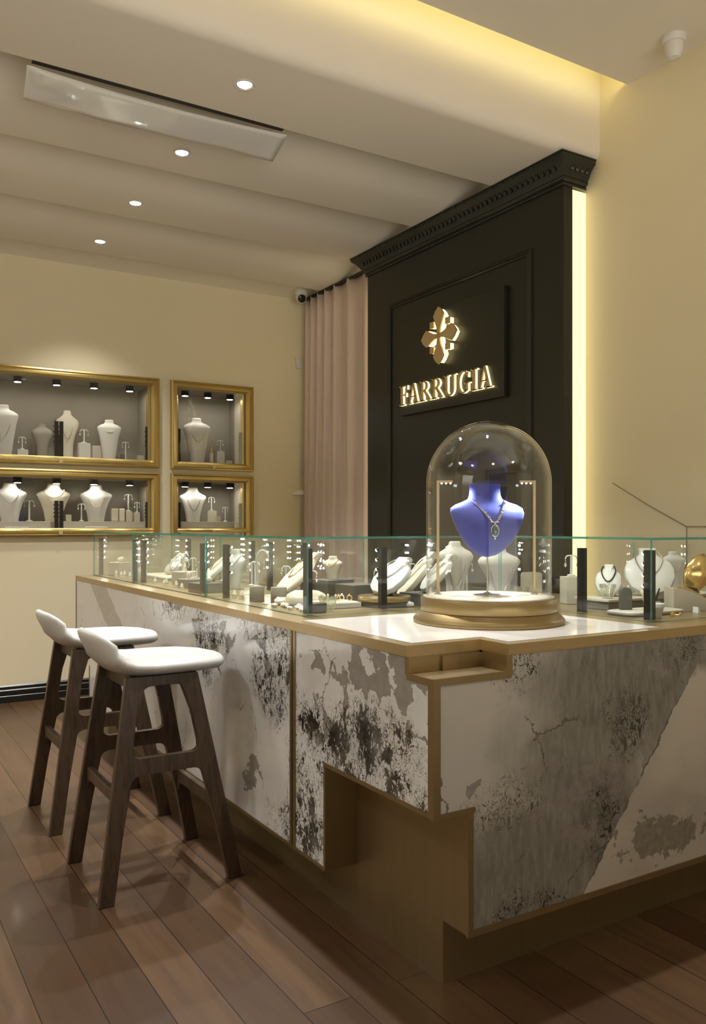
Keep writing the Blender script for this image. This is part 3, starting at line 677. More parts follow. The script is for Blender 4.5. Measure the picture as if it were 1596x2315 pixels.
def block(x, y, z, dx, dy, dz, label, m='stone', rz=0, name='display_block', cat='display block', group='small display blocks', bev=.002):
    return tag(MB().box(-dx / 2, -dy / 2, 0, dx / 2, dy / 2, dz, bev).obj(name, M[m], loc=(x, y, z), rz=rz), label, cat, group)
def cyl(x, y, z, r, h, label, m='grey', name='display_cylinder', cat='display cylinder', group='small display cylinders'):
    return tag(MB().lathe([(r * .97, 0), (r, .002), (r, h - .002), (r * .96, h)], 28).obj(name, M[m], loc=(x, y, z), smooth=True), label, cat, group)
def earring_tree(x, y, z, h, label, rz=0, m='white_sat', jm='silver', w_=.05):
    """T stand with a pair of drop earrings"""
    t = thing('earring_stand', label, 'earring stand', (x, y, z), rz, 'earring stands')
    MB().lathe([(w_ * .34, 0), (w_ * .34, .006), (w_ * .10, .010), (w_ * .09, h - .01), (w_ * .09, h)], 16).obj('stem', M[m], t, smooth=True)
    chain([(-w_ / 2, 0, h - .014), (-w_ * .35, 0, h - .002), (0, 0, h), (w_ * .35, 0, h - .002), (w_ / 2, 0, h - .014)], .003).obj('crossbar', M[m], t, smooth=True)
    for s in (-1, 1):
        e_ = MB(); X = s * w_ / 2
        e_.tube([(X, -.003, h - .014), (X, -.003, h - .034)], .0012, 6); e_.sphere((X, -.003, h - .020), .004, 1); e_.sphere((X, -.003, h - .038), .0055, 2, (1, .8, 1.7))
        e_.obj('earring', M[jm], t, smooth=True)
def earring_branch(x, y, z, h, label, rz=0):
    t = thing('earring_stand', label, 'earring stand', (x, y, z), rz, 'earring stands')
    b = chain([(0, 0, 0), (.002, 0, h * .35), (-.002, 0, h * .7), (.010, 0, h * .93), (.028, 0, h * .97), (.044, 0, h * .86), (.046, 0, h * .76)], .006)
    b2 = chain([(0, 0, h * .62), (-.016, 0, h * .66), (-.030, 0, h * .55), (-.034, 0, h * .46)], .0055)
    b.obj('branch', M['white_sat'], t, smooth=True); b2.obj('branch', M['white_sat'], t, smooth=True)
    MB().lathe([(.018, -.0), (.018, .003), (.007, .006)], 16).obj('foot', M['white_sat'], t, smooth=True)
def card(x, y, z, w_, h, label, rz=0, m='card'):
    b = MB().prism([(0, 0), (.012, 0), (.0035, h), (.0015, h)], -w_ / 2, w_ / 2, 'yz').xf(Matrix.Rotation(-PI / 2, 4, 'Z'))
    return tag(b.obj('price_card', M[m], loc=(x, y, z), rz=rz), label, 'card', 'small price cards')
def cup(x, y, z, r, h, label, m='card'):
    t = thing('cup', label, 'cup', (x, y, z), 0, 'small cups in the cases')
    MB().lathe([(r * .70, 0), (r * .92, h * .7), (r * .97, h * .72), (r, h), (r * .94, h), (r * .88, h * .7), (r * .66, h * .06), (.001, h * .06)], 28).obj('body', M[m], t, smooth=.9)
    MB().lathe([(r * .96, h * .76), (r * 1.03, h * .78), (r * 1.03, h), (r, h * 1.01), (r * .96, h)], 28, cap=(False, False)).obj('rim', M[m], t, smooth=.9)
def ring_cone(x, y, z, h, label, m='cream_leather', jm='goldj'):
    t = thing('ring_cone', label, 'ring holder', (x, y, z), 0, 'ring holders')
    MB().lathe([(.012, 0), (.011, h * .3), (.006, h * .8), (.002, h)], 16).obj('cone', M[m], t, smooth=True)
    b = MB(); n = 16; r = .0095
    b.tube([(r * math.cos(2 * PI * i / n), r * math.sin(2 * PI * i / n), h * .42) for i in range(n)], .0016, 6, closed=True); b.sphere((0, -r, h * .42), .004, 1)
    b.obj('ring', M[jm], t, smooth=True)
def pillow(x, y, z, w_, d, h, label, rz=0, m='cream_leather', jm='goldj'):
    t = thing('bracelet_pillow', label, 'bracelet pillow', (x, y, z), rz, 'bracelet pillows')
    MB().loft([(w_ * .40, d * .40, 0, 0), (w_ * .5, d * .5, h * .3, 0), (w_ * .5, d * .5, h * .6, 0), (w_ * .42, d * .42, h * .92, 0), (w_ * .2, d * .2, h, 0)], 24, e=.55).obj('cushion', M[m], t, smooth=1.5)
    n = 24; b = MB(); b.tube([(.12 * w_ , d * .53 * math.cos(2 * PI * i / n), h * .5 + h * .58 * math.sin(2 * PI * i / n)) for i in range(n)], .0028, 8, closed=True)
    b.obj('bracelet', M[jm], t, smooth=True)
def neckform(x, y, z, w_, h, label, rz=0, lean=.9, m='white_sat', jm='silver', group='tilted neck forms'):
    """rounded shield leaning back with a neck stub and a necklace lying on it"""
    t = thing('neck_form', label, 'necklace form', (x, y, z), rz, group)
    out = []
    for sgn in (1,):
        ol = [(.0, 0), (.22, .03), (.40, .14), (.5, .34), (.5, .55), (.44, .68), (.30, .77), (.19, .84), (.17, .92), (.18, 1.0)]
        ol = [(u * w_, v * h) for u, v in ol]; full = ol + [(-u, v) for u, v in reversed(ol[1:])]
    R = []
    for tt_, sc_ in ((0, .96), (.004, 1), (.016, 1), (.023, .96), (.028, .84), (.031, .55)):
        R.append([(u * sc_, -tt_, (v - h * .45) * sc_ + h * .45) for u, v in full])
    mt = Matrix.Translation((0, 0, .012)) @ Matrix.Rotation(-lean, 4, 'X') if False else Matrix.Rotation(-lean, 4, 'X')
    b = MB().rings(R).xf(mt); zmin = min(v.co.z for v in b.bm.verts); b.xf(Matrix.Translation((0, 0, -zmin)))
    b.obj('form', M[m], t, smooth=.55)
    q = -.033
    pts = [(-.20 * w_, q * .6, .92 * h), (-.27 * w_, q, .72 * h), (-.17 * w_, q, .48 * h), (0, q - .002, .36 * h), (.17 * w_, q, .48 * h), (.27 * w_, q, .72 * h), (.20 * w_, q * .6, .92 * h)]
    b = chain(pts, .0026).xf(mt); b.xf(Matrix.Translation((0, 0, -zmin))); b.obj('necklace', M[jm], t, smooth=True)
    b = MB().prism([(-.03, 0), (.03, 0), (.02, h * .45 * math.cos(lean)), (-.02, h * .45 * math.cos(lean))], h * .30 * math.sin(lean), h * .30 * math.sin(lean) + .006, 'xz')
    b.obj('easel_leg', M[m], t)
    return t
def tray(x, y, z, dx, dy, label, rz=0, h=.012, m='stone'):
    t = thing('display_tray', label, 'display tray', (x, y, z), rz, 'flat display trays')
    MB().box(-dx / 2, -dy / 2, 0, dx / 2, dy / 2, h, .002).obj('board', M['greydark' if m == 'dark' else 'stone'], t)
    MB().box(-dx / 2 + .006, -dy / 2 + .006, h - .001, dx / 2 - .006, dy / 2 - .006, h + .0025, .001).obj('lining', M['cream_leather'], t)
def pearl_ring(x, y, z, r, n, label, m='pearl', b_=.005, sx=1.0, group='coiled bead strands'):
    b = MB()
    for i in range(n):
        a_ = 2 * PI * i / n; b.sphere((r * sx * math.cos(a_) * (1 + .12 * math.sin(3 * a_)), r * math.sin(a_), b_ * .98), b_, 1)
    return tag(b.obj('bead_strand', M[m], loc=(x, y, z), smooth=True), label, 'bracelet', group)

rzl = PI / 2 * -1 + .5          # turned toward the viewer from the left arm
def F2(px, py, z=z0): return onz(px, py, z)
# ---- far case of the left arm
p = F2(238, 1300); block(1.52, 5.33, z0, .085, .10, .085, 'beige block in the far case against its end glass', rz=.5)
pillow(1.535, 5.33, z0 + .086, .05, .03, .03, 'tiny cushion with bracelet on the beige block, far case', .5)
bust(1.62, 5.2, z0, .10, .15, 'small cream bust behind the beige block, far case', rzl, 'V', 'cream_leather', ('silver', .1, None))
earring_tree(1.55, 4.98, z0, .17, 'tall white earring stand in the far case, middle', rzl)
cyl(1.53, 4.90, z0, .022, .065, 'white cylinder below the arched stand in far case', 'white_sat')
earring_branch(1.53, 4.90, z0 + .066, .12, 'white arched earring stand on the cylinder, far case', rzl)
cyl(1.50, 4.78, z0, .024, .06, 'white cylinder near the joint of the far case', 'white_sat')
ring_cone(1.50, 4.78, z0 + .061, .05, 'white ring cone on the cylinder near far case joint', 'white_sat')
tray(1.72, 5.0, z0, .20, .55, 'pale tray at the back of the far case', 0)
neckform(1.74, 5.05, z0 + .0150, .15, .16, 'cream neck form leaning on the pale tray, far case', -1.7, .7, 'cream_leather')
# ---- middle case
block(1.60, 4.36, z0, .10, .09, .07, 'pale stone block in middle case beside the first post', rz=.4)
ring_cone(1.60, 4.36, z0 + .071, .045, 'cream ring cone on the pale stone block, middle case')
neckform(1.72, 4.36, z0, .19, .21, 'white neck form leaning back at centre of the middle case', -1.75, .75, 'white_sat', 'goldj')
block(1.55, 4.12, z0, .12, .10, .045, 'grey suede riser holding curled bangles, middle case', 'grey', .4)
for q, (dx, dy) in enumerate(((0, 0), (.028, .035), (-.022, -.028))):
    b = MB().tube([(.017 * math.cos(2 * PI * i / 18), 0, .018 + .017 * math.sin(2 * PI * i / 18)) for i in range(18)], .0032, 6, closed=True)
    tag(b.obj('bangle', M['pearl'], loc=(1.55 + dx, 4.12 + dy, z0 + .0455), rz=.3, smooth=True), ('pale bangle standing on the grey riser, ' + ('middle one', 'farthest from the viewer', 'nearest the viewer')[q]), 'bangle', 'bangles on the grey riser')
block(1.50, 3.80, z0, .12, .13, .045, 'dark grey riser at the near end of the middle case', 'greydark', .1)
pillow(1.50, 3.80, z0 + .046, .055, .04, .026, 'cream cushion with bracelet on the dark riser, middle case', .3)
bust(1.70, 3.92, z0, .13, .20, 'white bust behind the dark riser in the middle case', rzl, 'V', 'white_sat', ('silver', .15, None))
earring_tree(1.66, 4.52, z0, .16, 'white earring stand left of the pale stone block', rzl)
# ---- corner case, left run
p = F2(551, 1354); cyl(1.505, 3.235, z0, .031, .062, 'grey suede cylinder under the white branch earring stand')
earring_branch(1.505, 3.235, z0 + .0625, .155, 'white two-branched earring stand on grey cylinder', -.5)
cyl(1.555, 3.13, z0, .033, .064, 'grey suede cylinder right of the branch earring stand')
neckform(1.67, 3.36, z0, .25, .27, 'large cream neck form leaning behind the grey cylinders', -1.8, .80, 'cream_leather', 'goldj')
block(1.835, 3.17, z0, .14, .13, .085, 'dark riser block behind the grey cylinders', 'greydark', .1)
bust(1.835, 3.17, z0 + .0855, .10, .10, 'small cream bust on the dark riser near the case corner', rzl, 'V', 'cream_leather', ('goldj', .15, None))
block(1.845, 2.985, z0, .13, .13, .075, 'second dark riser block at back, by the case corner', 'greydark', .05)
def rock(x, y, z, r, label, sx=1, sz=.6, m='cream_leather'):
    b = MB(); bmesh.ops.create_icosphere(b.bm, subdivisions=3, radius=r)
    for v in b.bm.verts:
        n = v.co.normalized(); k = 1 + .14 * math.sin(5 * n.x + x * 9) * math.cos(4 * n.y + 2) + .07 * math.sin(11 * n.z + 3 * n.x)
        v.co = Vector((v.co.x * k * sx, v.co.y * k, max(-.35 * r, v.co.z * k * sz)))
    zm = min(v.co.z for v in b.bm.verts); b.xf(Matrix.Translation((0, 0, -zm)))
    return tag(b.obj('display_stone', M[m], loc=(x, y, z), smooth=3.0), label, 'stone', 'pale stones in the case')
rock(1.60, 2.97, z0, .058, 'large pale stone lying in the corner case left of post', 1.5, .75)
rock(1.53, 3.04, z0, .030, 'small pale stone left of the large stone', 1.3, .7)
cnt = 0
for i in range(34):
    a_ = random.random(); xx = 1.445 + .10 * random.random(); yy = 2.74 + .32 * a_
    if (xx - 1.60) ** 2 + (yy - 2.97) ** 2 < .0075: continue
    r_ = .008 + .006 * random.random()
    b = MB().sphere((0, 0, r_ * .6), r_, 1, (1.2, 1, .6))
    tag(b.obj('pebble', M['cream_leather' if i % 3 else 'pearl'], loc=(xx, yy, z0 + .0002), rz=random.random() * 3, smooth=True), 'one of the small cream pebbles strewn along the front glass of corner case', 'pebble', 'pebbles strewn at the front glass'); cnt += 1
block(1.50, 2.71, z0, .06, .05, .035, 'small dark block beside the corner light post', 'greydark', .2)
pearl_ring(1.53, 2.80, z0, .030, 20, 'pearl bracelet lying among the pebbles', 'pearl', .0045)
# ---- corner case, run behind the dome
cup(1.555, 2.72, z0, .035, .055, 'clear faceted cup right of the corner light post', 'frost')
tray(1.655, 2.85, z0, .17, .14, 'pale tray left of the big white neck form', 0, .02)
for i in range(7):
    x_, y_ = 1.59 + .021 * i, 2.83 + .012 * (i % 3)
    r_ = .010
    b = MB().tube([(r_ * math.cos(2 * PI * k / 14), 0, r_ + .002 + r_ * math.sin(2 * PI * k / 14)) for k in range(14)], .0022, 6, closed=True); b.sphere((0, 0, 2 * r_ + .004), .005, 1)
    tag(b.obj('ring', M['pearl' if i % 2 else 'goldj'], loc=(x_, y_, z0 + .0228), rz=.4 * i, smooth=True), 'one of the pearl rings standing in a row on the pale tray', 'ring', 'rings on the pale tray')
t = thing('round_riser', 'round gold-edged riser under the big white neck form', 'riser', (1.86, 2.80, z0))
MB().lathe([(.10, 0), (.10, .020)], 40).obj('base', M['greydark'], t, smooth=.5)
MB().lathe([(.105, .0203), (.107, .024), (.107, .036), (.105, .040)], 40).obj('disc', M['champ'], t, smooth=.5)
neckform(1.84, 2.80, z0 + .0405, .19, .20, 'big white neck form on the round riser left of dome', -1.5, .80, 'white_sat', 'silver')
rock(1.915, 2.70, z0, .016, 'small round white bead ball before the riser', 1, 1, 'white_sat')
block(2.055, 2.78, z0, .16, .16, .045, 'dark platform block left of the dome, behind it', 'greydark', 0)
neckform(2.03, 2.76, z0 + .046, .15, .20, 'narrow white neck form leaning on the dark platform by dome', -1.9, .75, 'white_sat', 'silver')
neckform(2.04, 2.95, z0, .14, .26, 'tall cream neck form at rear of the dark platform', -1.9, .7, 'cream_leather', 'silver')
bust(2.30, 2.90, z0, .16, .25, 'pale bust with silver chain seen through the dome left', -.45, 'S', 'white_sat', ('silver', .5, None))
bust(2.48, 2.82, z0, .19, .22, 'white bust with long chain directly behind dome rod', -.5, 'S', 'white_sat', ('silver', .6, None))
# framed board and cup seen through the dome
t = thing('picture_board', 'small rounded cream framed board seen through dome right side', 'display frame', (2.52, 2.66, z0), -.55, )
pl = [(-.045, 0), (.045, 0), (.045, .105)] + arc(.030, .105, .015, .015, 0, 90, 5) + arc(-.030, .105, .015, .015, 90, 180, 5)
MB().prism(pl, -.006, .006).obj('border', M['stone'], t); MB().prism([(u * .82, .008 + v * .86) for u, v in pl], -.009, -.0062).obj('panel', M['cream_leather'], t)
cup(2.47, 2.615 + .05, z0, .032, .06, 'clear glass cup before the cream board, through dome', 'frost')
# ---- right case
block(2.56, 2.47, z0, .07, .07, .11, 'tall cream block immediately right of the dome', 'cream_leather', -.4)
earring_tree(2.56, 2.47, z0 + .111, .085, 'white earring stand on the tall cream block beside dome', -.5)
t = thing('display_tray', 'large grey platform tray across the back of right case', 'display tray', (2.80, 2.28, z0), 0, 'flat display trays')
MB().box(-.33, -.085, 0, .33, .075, .03, .003).obj('board', M['grey'], t); MB().box(-.34, -.095, .0303, .34, .078, .040, .002).obj('top', M['stone'], t)
cup(2.50, 2.225, z0 + .0405, .030, .055, 'clear cup of beads right of the dome-side light post', 'frost')
neckform(2.575, 2.29, z0 + .0405, .10, .14, 'small white neck form leaning right of the clear cup', -.9, .6, 'white_sat', 'blackm')
neckform(2.735, 2.215, z0 + .0405, .19, .22, 'large pale neck form leaning at centre of right case', -.75, .62, 'white_sat', 'silver')
ring_cone(2.60, 2.212, z0 + .0405, .05, 'gold ring on a cone left of the large pale form')
pl = [(-.022, 0), (.022, 0), (.022, .06)] + arc(0, .06, .022, .022, 0, 180, 8)[1:]
t = thing('display_tray', 'white oval front tray in the right case', 'display tray', (2.50, 2.05, z0), -.05, 'flat display trays')
MB().loft([(.14, .065, 0, 0), (.145, .07, .006, 0), (.145, .07, .012, 0), (.14, .066, .014, 0)], 40, e=.4).obj('plate', M['stone'], t, smooth=.6)
tag(MB().prism(pl, -.01, .01).obj('display_arch', M['greydark'], loc=(2.435, 2.085, z0 + .0145), rz=-.5, bev=.002), 'dark grey round-topped display arch on the white oval tray', 'display arch')
cyl(2.50, 2.015, z0 + .0145, .026, .032, 'low grey cylinder on white oval tray right of the arch', 'grey')
for i, a_ in enumerate((-.35, .15, .5)):
    b = MB().tube([(0, 0, 0), (.022 * math.sin(a_), 0, .022), (.045 * math.sin(a_), 0, .045)], [.0045, .004, .0025], 8)
    tag(b.obj('ring_holder', M['card' if i == 1 else 'blackm'], loc=(2.488 + .012 * i, 2.015, z0 + .047), smooth=True), ('black slim ring stick leaning left from the low cylinder', 'white ring stick in the middle of the low cylinder', 'black slim ring stick leaning right from the low cylinder')[i], 'ring stick', 'sticks in the low cylinder')
bust(2.585, 2.105, z0, .06, .10, 'small cream ribbed neck display behind the low cylinder', -.9, 'V', 'cream_leather', ('goldj', .2, None))
cup(2.405, 1.935, z0, .034, .05, 'white cup right of the corner post in right case', 'white_sat')
card(2.668, 1.965, z0, .03, .022, 'small white price card before the curved stone stand', -.3)
card(2.80, 1.97, z0, .022, .020, 'small white price card below the large pale form', -.3)
t = thing('ramp_stand', 'curved cream ramp stand with bracelet on right of the case', 'bracelet stand', (2.745, 2.04, z0), -.4)
MB().prism([(-.09, 0), (.09, 0), (.09, .012)] + [(.09 - .18 * k / 10, .012 + .075 * math.sin(PI / 2 * k / 10)) for k in range(1, 11)], -.035, .035).obj('ramp', M['stone'], t, smooth=.4)
chain([(-.06, -.01, .086), (-.02, -.012, .080), (.03, -.01, .056), (.07, -.01, .030)], .004, .0055).obj('bracelet', M['goldj'], t, smooth=True)
block(2.86, 2.13, z0, .06, .05, .055, 'cream block under the gold leaf dish in the right case', 'cream_leather', -.4)
t = thing('leaf_dish', 'shiny gold leaf shaped dish standing tilted at right edge', 'dish', (2.86, 2.13, z0 + .0552), -.5)
R = []
for i in range(9):
    u = i / 8; wq = .055 * math.sin(PI * min(1, u * .93 + .07)) ** .7
    R.append([(wq * math.cos(PI * k / 10), -.03 * math.sin(PI * k / 10) * math.sin(PI * u), .004 + .16 * u) for k in range(11)])
o = MB().rings(R, (False, False), closed=False).xf(Matrix.Rotation(.35, 4, 'Y')).obj('leaf', M['goldj'], t, smooth=3.0); m_ = o.modifiers.new('s', 'SOLIDIFY'); m_.thickness = .003
MB().box(-.03, -.02, 0, .03, .02, .006, .001).obj('foot', M['blackm'], t)
bust(3.12, 2.15, z0, .15, .22, 'cream bust with black cord at far right of right case', -.6, 'V', 'cream_leather', ('blackm', .35, None))
b = MB(); b.tube([(0, 0, .003), (.03, .01, .004), (.05, -.01, .004), (.08, 0, .003)], .0025, 6); b.sphere((.03, .01, .008), .008, 1); b.sphere((.05, -.008, .007), .006, 1); b.sphere((-.004, 0, .006), .006, 1)
tag(b.obj('brooch', M['goldj'], loc=(2.49, 1.93, z0), rz=.2, smooth=True), 'gold jewelled brooch lying right of the white cup', 'brooch')

# rows of small stands filling the cases
for k in range(5):
    ring_cone(1.47 + .012 * (k % 2), 4.86 + .09 * k + .02 * (k % 2), z0, .035 + .006 * (k % 3), 'one of the small ring cones along the front glass of the far case', jm='silver')
for k in range(4):
    earring_tree(1.84, 4.74 + .13 * k, z0, .10 + .02 * (k % 2), 'one of the white earring stands along the rear glass of the far case', rzl)
for k in range(5):
    ring_cone(1.46 + .012 * (k % 2), 4.02 + .10 * k + .015 * (k % 3), z0, .032 + .006 * (k % 3), 'one of the small ring cones along the front glass of the middle case')
for k in range(5):
    earring_tree(1.86, 3.66 + .20 * k, z0, .12 + .025 * (k % 2), 'one of the white earring stands along the rear glass of the middle case', rzl)
for k in range(3):
    ring_cone(1.475 + .01 * k, 3.48 - .055 * k, z0, .036, 'one of three ring cones beside the light post near the branch stand')
earring_tree(1.62, 3.50, z0, .15, 'white earring stand behind the ring cones at the left of corner case', rzl)
earring_tree(1.68, 3.08, z0, .13, 'white earring stand right behind the second grey cylinder', rzl, w_=.06)
bust(1.62, 4.56, z0, .09, .13, 'small white bust just behind the joint post of the middle case', rzl, 'V', 'white_sat', ('silver', .2, None))
for k in range(4):
    earring_tree(1.99 + .16 * k, 3.03, z0, .13 + .02 * (k % 2), 'one of the white earring stands along the rear glass behind the dome', -.5)
for k in range(4):
    ring_cone(2.70 + .05 * k, 1.93 + .01 * (k % 2), z0, .034, 'one of four ring cones near the front glass of right case')
bust(2.98, 2.30, z0 + .0405, .10, .17, 'small white bust at right end of the grey platform tray', -.6, 'T', 'white_sat', ('silver', .2, None))

# ------------------------------------------------------------------ dome
DX, DY = 1.845, 2.152; zd = ZT + .0016
t = thing('glass_cloche', 'tall glass dome on round gold base standing on counter corner', 'display dome', (DX, DY, zd))
MB().lathe([(.247, 0), (.249, .004), (.249, .012), (.243, .020), (.233, .030), (.227, .036), (.2245, .038)], 96).obj('base', M['base_gold'], t, smooth=.8)
MB().lathe([(.2225, .0382), (.224, .040), (.224, .080), (.222, .0825), (.216, .083)], 96).obj('base_tier', M['base_gold'], t, smooth=.8)
MB().lathe([(.2155, .0832), (.2155, .0850), (.213, .0858)], 96).obj('cushion_top', M['cream_leather'], t, smooth=.8)
RG = .206; HD = .665; cz = HD - RG
pr = [(RG, .0862), (RG, .15), (RG, .25), (RG, .35), (RG, cz)] + [(RG * math.cos(a_), cz + RG * math.sin(a_)) for a_ in [PI / 2 * k / 20 for k in range(1, 20)]] + [(.002, cz + RG)]
th = .0045
pin = [(r - th if r > .01 else .002, z_ if z_ <= cz else cz + (z_ - cz) * (RG - th) / RG) for r, z_ in pr]
MB().lathe(pr + list(reversed(pin)), 96, cap=(False, False)).obj('glass_bell', M['dome'], t, smooth=3.0)
# bust in the dome: turned to face the viewer
face = math.atan2(-FW.x, FW.y) * 1.0
t = thing('necklace_bust', 'royal blue velvet bust wearing emerald necklace inside the glass dome', 'necklace bust', (DX - .004, DY, zd + .0862), -YAW + .22, BG)
zb_ = .128
bp = [(.006, .006, 0, .004), (.030, .022, .006, .0), (.055, .036, .022, -.004), (.082, .046, .050, -.008), (.105, .052, .084, -.010), (.121, .052, .118, -.008), (.129, .046, .146, -.003), (.126, .038, .163, .004), (.108, .033, .174, .010), (.082, .034, .183, .016), (.060, .036, .193, .020), (.0545, .037, .206, .022), (.053, .037, .225, .022), (.0535, .038, .243, .022)]
MB().loft([(a_, b_, zb_ + c_, d_) for a_, b_, c_, d_ in bp], 48, e=1.0).obj('form', M['velvet'], t, smooth=1.0)
MB().lathe([(.0025, .012), (.0025, zb_ + .02)], 12).obj('rod', M['steel'], t, smooth=True)
MB().lathe([(.045, 0), (.045, .004), (.02, .006), (.004, .012)], 24).obj('rod_foot', M['steel'], t, smooth=True)
for sx_, nm in ((-1, 'left'), (1, 'right')):
    p_ = RT * (sx_ * .163) + FW * .045
    r_ = thing('light_rod', 'slim upright light rod inside the glass dome, %s of the blue bust' % nm, 'light rod', (DX + p_.x, DY + p_.y, zd + .0862), -YAW, 'light rods in the dome')
    MB().lathe([(.012, 0), (.012, .004), (.005, .006)], 16).obj('foot', M['steel'], r_, smooth=.6)
    MB().box(-.0045, -.0045, .005, .0045, .0045, .385, .001).obj('rod', M['champ'], r_)
    MB().box(-.0045 if sx_ > 0 else -.050, -.004, .376, .050 if sx_ < 0 else .0045, .004, .385) if False else None
    x0_, x1_ = (-.050, -.0046) if sx_ > 0 else (.0046, .050)
    MB().box(x0_, -.004, .377, x1_, .004, .385, .001).obj('arm', M['champ'], r_)
    xl_ = -.0062 if sx_ > 0 else .0046
    l = bpy.data.lights.new('rod_beam', 'SPOT'); l.energy = 9; l.color = (.72, .84, 1); l.spot_size = 1.6; l.spot_blend = .8; l.shadow_soft_size = .006
    lo = bpy.data.objects.new('rod_beam', l); C.objects.link(lo); lo.parent = r_; lo.location = (-.02 * sx_, -.012, .372)
    lo.rotation_euler = (Vector((.02 - .163, -.055 - .0, -.20)) if sx_ > 0 else Vector((.143, -.055, -.20))).to_track_quat('-Z', 'Y').to_euler()
    for k in range(3): MB().sphere((x0_ + .008 + .015 * k, -.001, .3755), .0035, 1).obj('lamp', M['rod_led'], r_, smooth=True)
nk = thing('necklace', 'silver necklace with green emerald drop hanging on the blue bust', 'necklace', (DX - .004, DY, zd + .0862), -YAW + .22)
def nf(u, z_): # front surface depth of the bust
    for i in range(len(bp) - 1):
        if bp[i][2] <= z_ <= bp[i + 1][2]:
            s = (z_ - bp[i][2]) / (bp[i + 1][2] - bp[i][2]); hx = bp[i][0] + s * (bp[i + 1][0] - bp[i][0]); hy = bp[i][1] + s * (bp[i + 1][1] - bp[i][1]); oy = bp[i][3] + s * (bp[i + 1][3] - bp[i][3])
            return oy - hy * max(0, 1 - min(1, abs(u / hx)) ** 2) ** .5 - .0035
    return 0
def cp(u, z_): return (u, nf(u, z_), zb_ + z_)
Lp = [(-.060, .192), (-.052, .180), (-.040, .162), (-.026, .140), (-.014, .124), (0, .114)]
pts = [cp(u, z_) for u, z_ in Lp] + [cp(-u, z_) for u, z_ in reversed(Lp[:-1])]
chain(pts, .0018).obj('chain', M['silver'], nk, smooth=True)
b = MB()
for s in (-1, 1):
    for (u, z_, r_) in ((.051, .178, .0055), (.034, .153, .005), (.028, .145, .006), (.022, .136, .005), (.017, .129, .0055)):
        c3 = cp(s * u, z_); b.sphere((c3[0], c3[1] - .002, c3[2]), r_, 1, (1, .6, 1))
for k in range(5): c3 = cp(-.012 + .006 * k, .116 - .002 * (2 - abs(k - 2)) * .5); b.sphere((c3[0], c3[1] - .002, c3[2]), .0035, 1)
b.obj('diamond', M['silver'], nk)
gz = .088; gy = nf(0, gz) - .003
MB().sphere((0, gy - .003, zb_ + gz), .0105, 2, (1, .5, 1.45)).obj('emerald_drop', M['emerald'], nk)
b = MB().tube([(.0125 * math.cos(2 * PI * k / 20), gy, zb_ + gz + .0185 * math.sin(2 * PI * k / 20)) for k in range(20)], .0024, 6, closed=True); b.sphere((0, gy, zb_ + gz - .024), .0035, 1, (1, 1, 1.6)); b.sphere((0, gy, zb_ + gz + .021), .004, 1)
b.obj('pendant_setting', M['silver'], nk, smooth=True)

# ------------------------------------------------------------------ wall niches
zf = {}
def niche(x0, x1, z0_, z1_, label, doors, posts):
    t = thing('wall_showcase', label, 'wall display case', (0, 0, 0), 0, 'gold framed wall showcases')
    D = .34; ix0, ix1, iz0, iz1 = x0 + FR, x1 - FR, z0_ + FR, z1_ - FR
    b = MB(); y = YB - .001; q = .031
    b.box(ix0 - q + .001, y + .002, iz0 - q + .001, ix1 + q - .001, y + D, iz0 - .001); b.box(ix0 - q + .001, y + .002, iz1 + .001, ix1 + q - .001, y + D, iz1 + q - .001)
    b.box(ix0 - q + .001, y + .002, iz0 - .001, ix0, y + D, iz1 + .001); b.box(ix1, y + .002, iz0 - .001, ix1 + q - .001, y + D, iz1 + .001)
    b.box(ix0, y + D - .01, iz0 - .001, ix1, y + D, iz1 + .001)
    b.obj('lining', M['niche'], t)
    pr3 = [(0, 0), (.030, .004), (.034, .014), (.024, .020), (.028, .026), (.030, .046), (.018, .054), (.012, FR), (0, FR)]
    cs = [((x0, z0_), (1, 1)), ((x1, z0_), (-1, 1)), ((x1, z1_), (-1, -1)), ((x0, z1_), (1, -1)), ((x0, z0_), (1, 1))]
    MB().rings([[(cx + s_[0] * qq, YB - .0005 - dd, cz_ + s_[1] * qq) for dd, qq in pr3] for (cx, cz_), s_ in cs], (False, False)).obj('frame', M['frame_gold'], t, smooth=.5)
    MB().box(ix1 - .022, YB + .012, iz0 + .001, ix1 - .001, YB + .055, iz1 - .001).obj('inner_trim', M['frame_gold'], t)
    n = doors
    for i in range(n):
        a_ = ix0 + (ix1 - ix0) * i / n; c2 = ix0 + (ix1 - ix0) * (i + 1) / n
        MB().box(a_ + .001, YB - .006, iz0 + .001, c2 - .001, YB - .001, iz1 - .001).obj('glass_door', M['door_glass'], t)
    xm = (ix0 + ix1) / 2
    MB().box(xm - .014, YB - .040, z0_ + .014, xm + .014, YB - .031, z0_ + .046, .002).obj('lock', M['brass'], t)
    ns = max(3, round((ix1 - ix0) / .30)) if doors == 2 else 3
    for i in range(ns):
        xx = ix0 + (ix1 - ix0) * (i + .5) / ns
        s = MB().lathe([(.032, 0), (.032, -.008), (.018, -.012), (.030, -.016), (.032, -.038)], 18, (xx, YB + .10, iz1 - .0005)).obj('spotlight', M['blackm'], t, smooth=.6)
        MB().lathe([(.024, -.0385), (.002, -.0390)], 16, (xx, YB + .10, iz1 - .0005)).obj('lamp', M['niche_led'], s)
    for pxx in posts:
        hgt = .26 if doors == 2 and z0_ > 1.5 else (.26 if z0_ > 1.5 else .20)
        s = MB().box(pxx - .013, YB + .020, iz0 + .0005, pxx + .013, YB + .046, iz0 + hgt, .002).obj('light_bar', M['blackm'], t)
        for k in range(4): MB().sphere((pxx - .016, YB + .033, iz0 + hgt * (.85 - .14 * k)), .006, 1).obj('spot_head', M['blackm'], s, smooth=True)
    return t
xm = (.63 + 2.11) / 2
